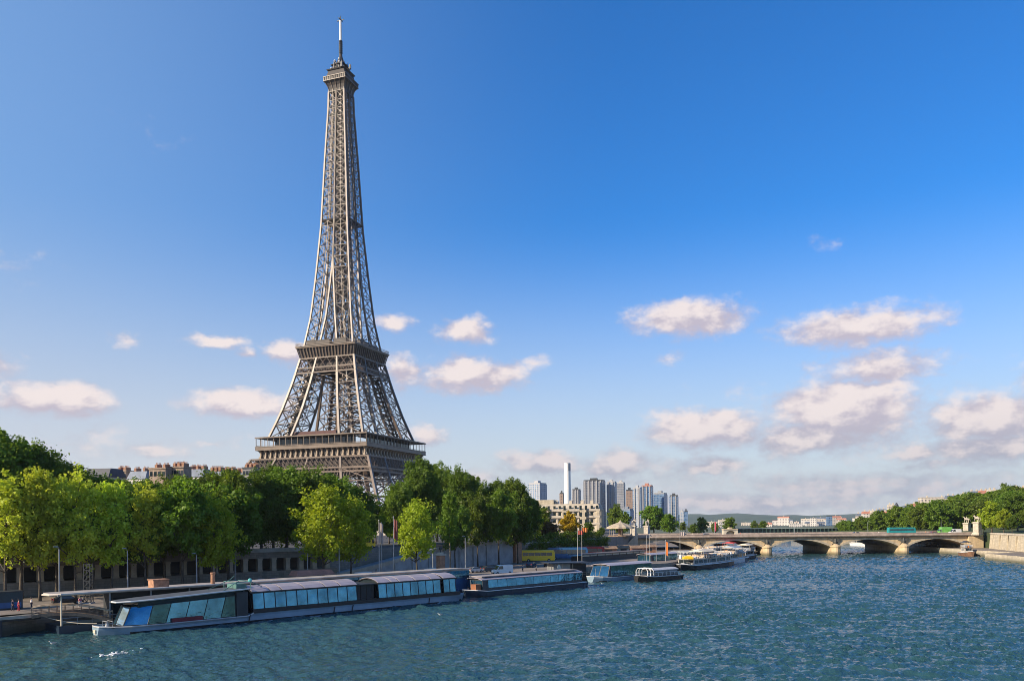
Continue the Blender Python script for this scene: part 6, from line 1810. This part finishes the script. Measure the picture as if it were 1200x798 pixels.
# stalls near the bridge end
for i, (px, py, w_, mt, lb) in enumerate(((714, 656, 2.6, BRICK, 'small brown cabin right of the red coach'), (748, 655, 3.2, mat('terracotta', (.45, .20, .14), .8), 'terracotta roofed stall below the bridge stairs'), (731, 653, 2.4, CREAM, 'cream stall at the foot of the stone stairs'), (760, 652, 3.0, BRICK, 'brick red stall under the left bridge end'))):
    Y = 305 + 6 * i; x = at(px, py, Y).x
    th = thing('quay_stall', lb, 'stall', (x, Y, 2.5), R(10), 'stalls at the foot of the bridge')
    m = MB(); m.box(-w_, w_, -1.3, 1.3, 0, 2.5); m.build('body', mt, th); m = MB(); m.hexa([(-w_ - .4, -1.9, 2.5), (w_ + .4, -1.9, 2.5), (w_ + .4, 1.6, 2.5), (-w_ - .4, 1.6, 2.5), (-w_, -.2, 3.5), (w_, -.2, 3.5), (w_, .4, 3.5), (-w_, .4, 3.5)]); m.build('roof', WOOD, th)
    m = MB(); m.box(-w_ * .7, w_ * .3, -1.36, -1.303, 1.0, 2.1); m.build('hatch', STEEL_D, th)

# ------------------------------------------------------------------ people
def skin(name, verts, edges, radii, mt, parent, root=0, lev=2):
    me = bpy.data.meshes.new(name); me.from_pydata(verts, edges, []); me.materials.append(mt)
    o = bpy.data.objects.new(name, me); C.objects.link(o); o.parent = parent
    md = o.modifiers.new('skin', 'SKIN')
    for i, r_ in enumerate(radii):
        me.skin_vertices[0].data[i].radius = (r_, r_)
    me.skin_vertices[0].data[root].use_root = True
    md.use_smooth_shade = True
    sd = o.modifiers.new('sub', 'SUBSURF'); sd.levels = lev; sd.render_levels = lev
    return o
def person(label, loc, rz, top, bottom, hairc, walk=.0, group=None):
    th = thing('person', label, 'person', loc, rz, group)
    w_ = walk
    V = [(0, 0, .95), (0, 0, 1.2), (0, 0, 1.42), (0, 0, 1.53), (.01, 0, 1.62), (.01, 0, 1.73),
         (0, .10, .9), (w_ * .5, .10, .48), (w_ * .7, .10, .07), (w_ * .7 + .15, .10, .04),
         (0, -.10, .9), (-w_ * .4, -.10, .48), (-w_ * .9, -.10, .07), (-w_ * .9 + .15, -.10, .04),
         (0, .19, 1.4), (-w_ * .3, .24, 1.13), (w_ * .1 + .06, .24, .88), (w_ * .1 + .1, .24, .80),
         (0, -.19, 1.4), (w_ * .3, -.24, 1.13), (w_ * .5 + .06, -.24, .88), (w_ * .5 + .1, -.24, .80)]
    E = [(0, 1), (1, 2), (2, 3), (3, 4), (4, 5), (0, 6), (6, 7), (7, 8), (8, 9), (0, 10), (10, 11), (11, 12), (12, 13), (2, 14), (14, 15), (15, 16), (16, 17), (2, 18), (18, 19), (19, 20), (20, 21)]
    r_ = [.13, .12, .13, .055, .095, .085, .085, .055, .04, .03, .085, .055, .04, .03, .055, .042, .032, .03, .055, .042, .032, .03]
    b = skin('body', V, E, r_, SKIN, th)
    sh = [0, 1, 2, 14, 15, 18, 19]; mp = {k: i for i, k in enumerate(sh)}
    skin('shirt', [V[k] for k in sh], [(mp[a], mp[c]) for a, c in E if a in mp and c in mp], [r_[k] + .022 for k in sh], top, th)
    tr = [0, 6, 7, 8, 10, 11, 12]; mp = {k: i for i, k in enumerate(tr)}
    skin('trousers', [V[k] for k in tr], [(mp[a], mp[c]) for a, c in E if a in mp and c in mp], [r_[k] + .024 for k in tr], bottom, th)
    m = MB(); m.lathe([(.10, 1.64), (.115, 1.70), (.10, 1.78), (.05, 1.83), (.01, 1.84)], 12, (-.02, 0)); m.build('hair', hairc, th, smooth=True)
    return th
HAIR = mat('dark_hair', (.04, .025, .015), .6); JEAN = mat('dark_jeans', (.03, .04, .07), .8); PINKC = mat('pink_cloth', (.65, .22, .28), .8); REDC = mat('red_cloth', (.60, .05, .06), .8)
v = gnd(22, 716, 2.5); person('person in a red top and dark trousers standing on the lower quay at the left', (v.x, v.y, 2.5), R(40), REDC, REDC, HAIR, .15)
v = qst(-2.5, 11.0); person('person in a pink top beside the pale pontoon column', (qpx(93, 17)[0], qpx(93, 17)[1], 2.5), R(-30), PINKC, WHITE, HAIR, .1)
for i, (px, lb, c1, c2) in enumerate(((812, 'person in a white shirt walking on the bridge near its left end', WHITE, JEAN), (868, 'person in red walking on the bridge right of the kiosk', REDC, JEAN), (935, 'person in dark clothes walking in the middle of the bridge', JEAN, JEAN), (1003, 'person in a pale shirt at the parapet right of the third arch', CREAM, JEAN), (1030, 'person in white on the bridge left of the teal bus', WHITE, WHITE), (1085, 'person in orange on the bridge right of the teal bus', ORANGE, JEAN))):
    g = at(px, 622, 361.3); person(lb, (g.x, 361.3, 8.09), R(0 if i % 2 else 180), c1, c2, HAIR, .2, 'people walking on the bridge')
v = qpx(338, 24); person('person in a white shirt standing on the quay left of the orange stall', (v[0], v[1], 2.5), R(-60), WHITE, JEAN, HAIR, .05)
CL = [JEAN, WHITE, REDC, PINKC, BLUEP, CREAM, WOOD]
for i, (px, t_, lb) in enumerate(((14, 20, 'person in dark clothes at the left edge of the lower quay'), (36, 21, 'person in white walking left of the gangway'), (296, 25, 'person in red walking on the quay behind the long boat roof'), (470, 22, 'person in pink walking between the red banner and the brick column'), (612, 24, 'person in blue standing left of the yellow coach'), (628, 20, 'person in a cream top near the landing pontoon'))):
    x, y = qpx(px, t_); person(lb, (x, y, 2.5), R(40 * i), [JEAN, WHITE, REDC, PINKC, BLUEP, CREAM][i], JEAN, HAIR, .15)
# gulls on the water
def gull(label, px, py):
    g = gnd(px, py, 0); th = thing('gull', label, 'bird', (g.x, g.y, .02), R(200), 'gulls floating on the river')
    m = MB(); m.loft([[(x, r_ * math.cos(a), .12 + zc + r_ * .8 * math.sin(a)) for a in [k * math.pi / 4 for k in range(8)]] for x, r_, zc in ((-.42, .02, .12), (-.25, .10, .05), (0, .17, 0), (.2, .14, .03), (.3, .07, .15), (.34, .065, .26), (.42, .06, .3), (.46, .02, .28))]); m.build('body', WHITE, th, smooth=True)
    m = MB(); m.loft([[(.45, -.02, .40), (.45, .02, .40), (.45, 0, .43)], [(.56, -.004, .385), (.56, .004, .385), (.56, 0, .39)]]); m.build('beak', ORANGE, th)
    m = MB()
    for s_ in (-1, 1): m.loft([[(.15, s_ * .15, .16), (.15, s_ * .18, .2), (.1, s_ * .12, .28)], [(-.2, s_ * .13, .16), (-.2, s_ * .15, .2), (-.2, s_ * .07, .27)], [(-.5, s_ * .03, .22), (-.5, s_ * .04, .23), (-.5, s_ * .02, .25)]])
    m.build('wings', STEEL, th)
gull('white gull floating in front of the restaurant boat stern', 516, 721)
gull('white gull floating in front of the glass fronted boat', 706, 684.5)
gull('white gull floating left of the restaurant boat bow', 62, 755)
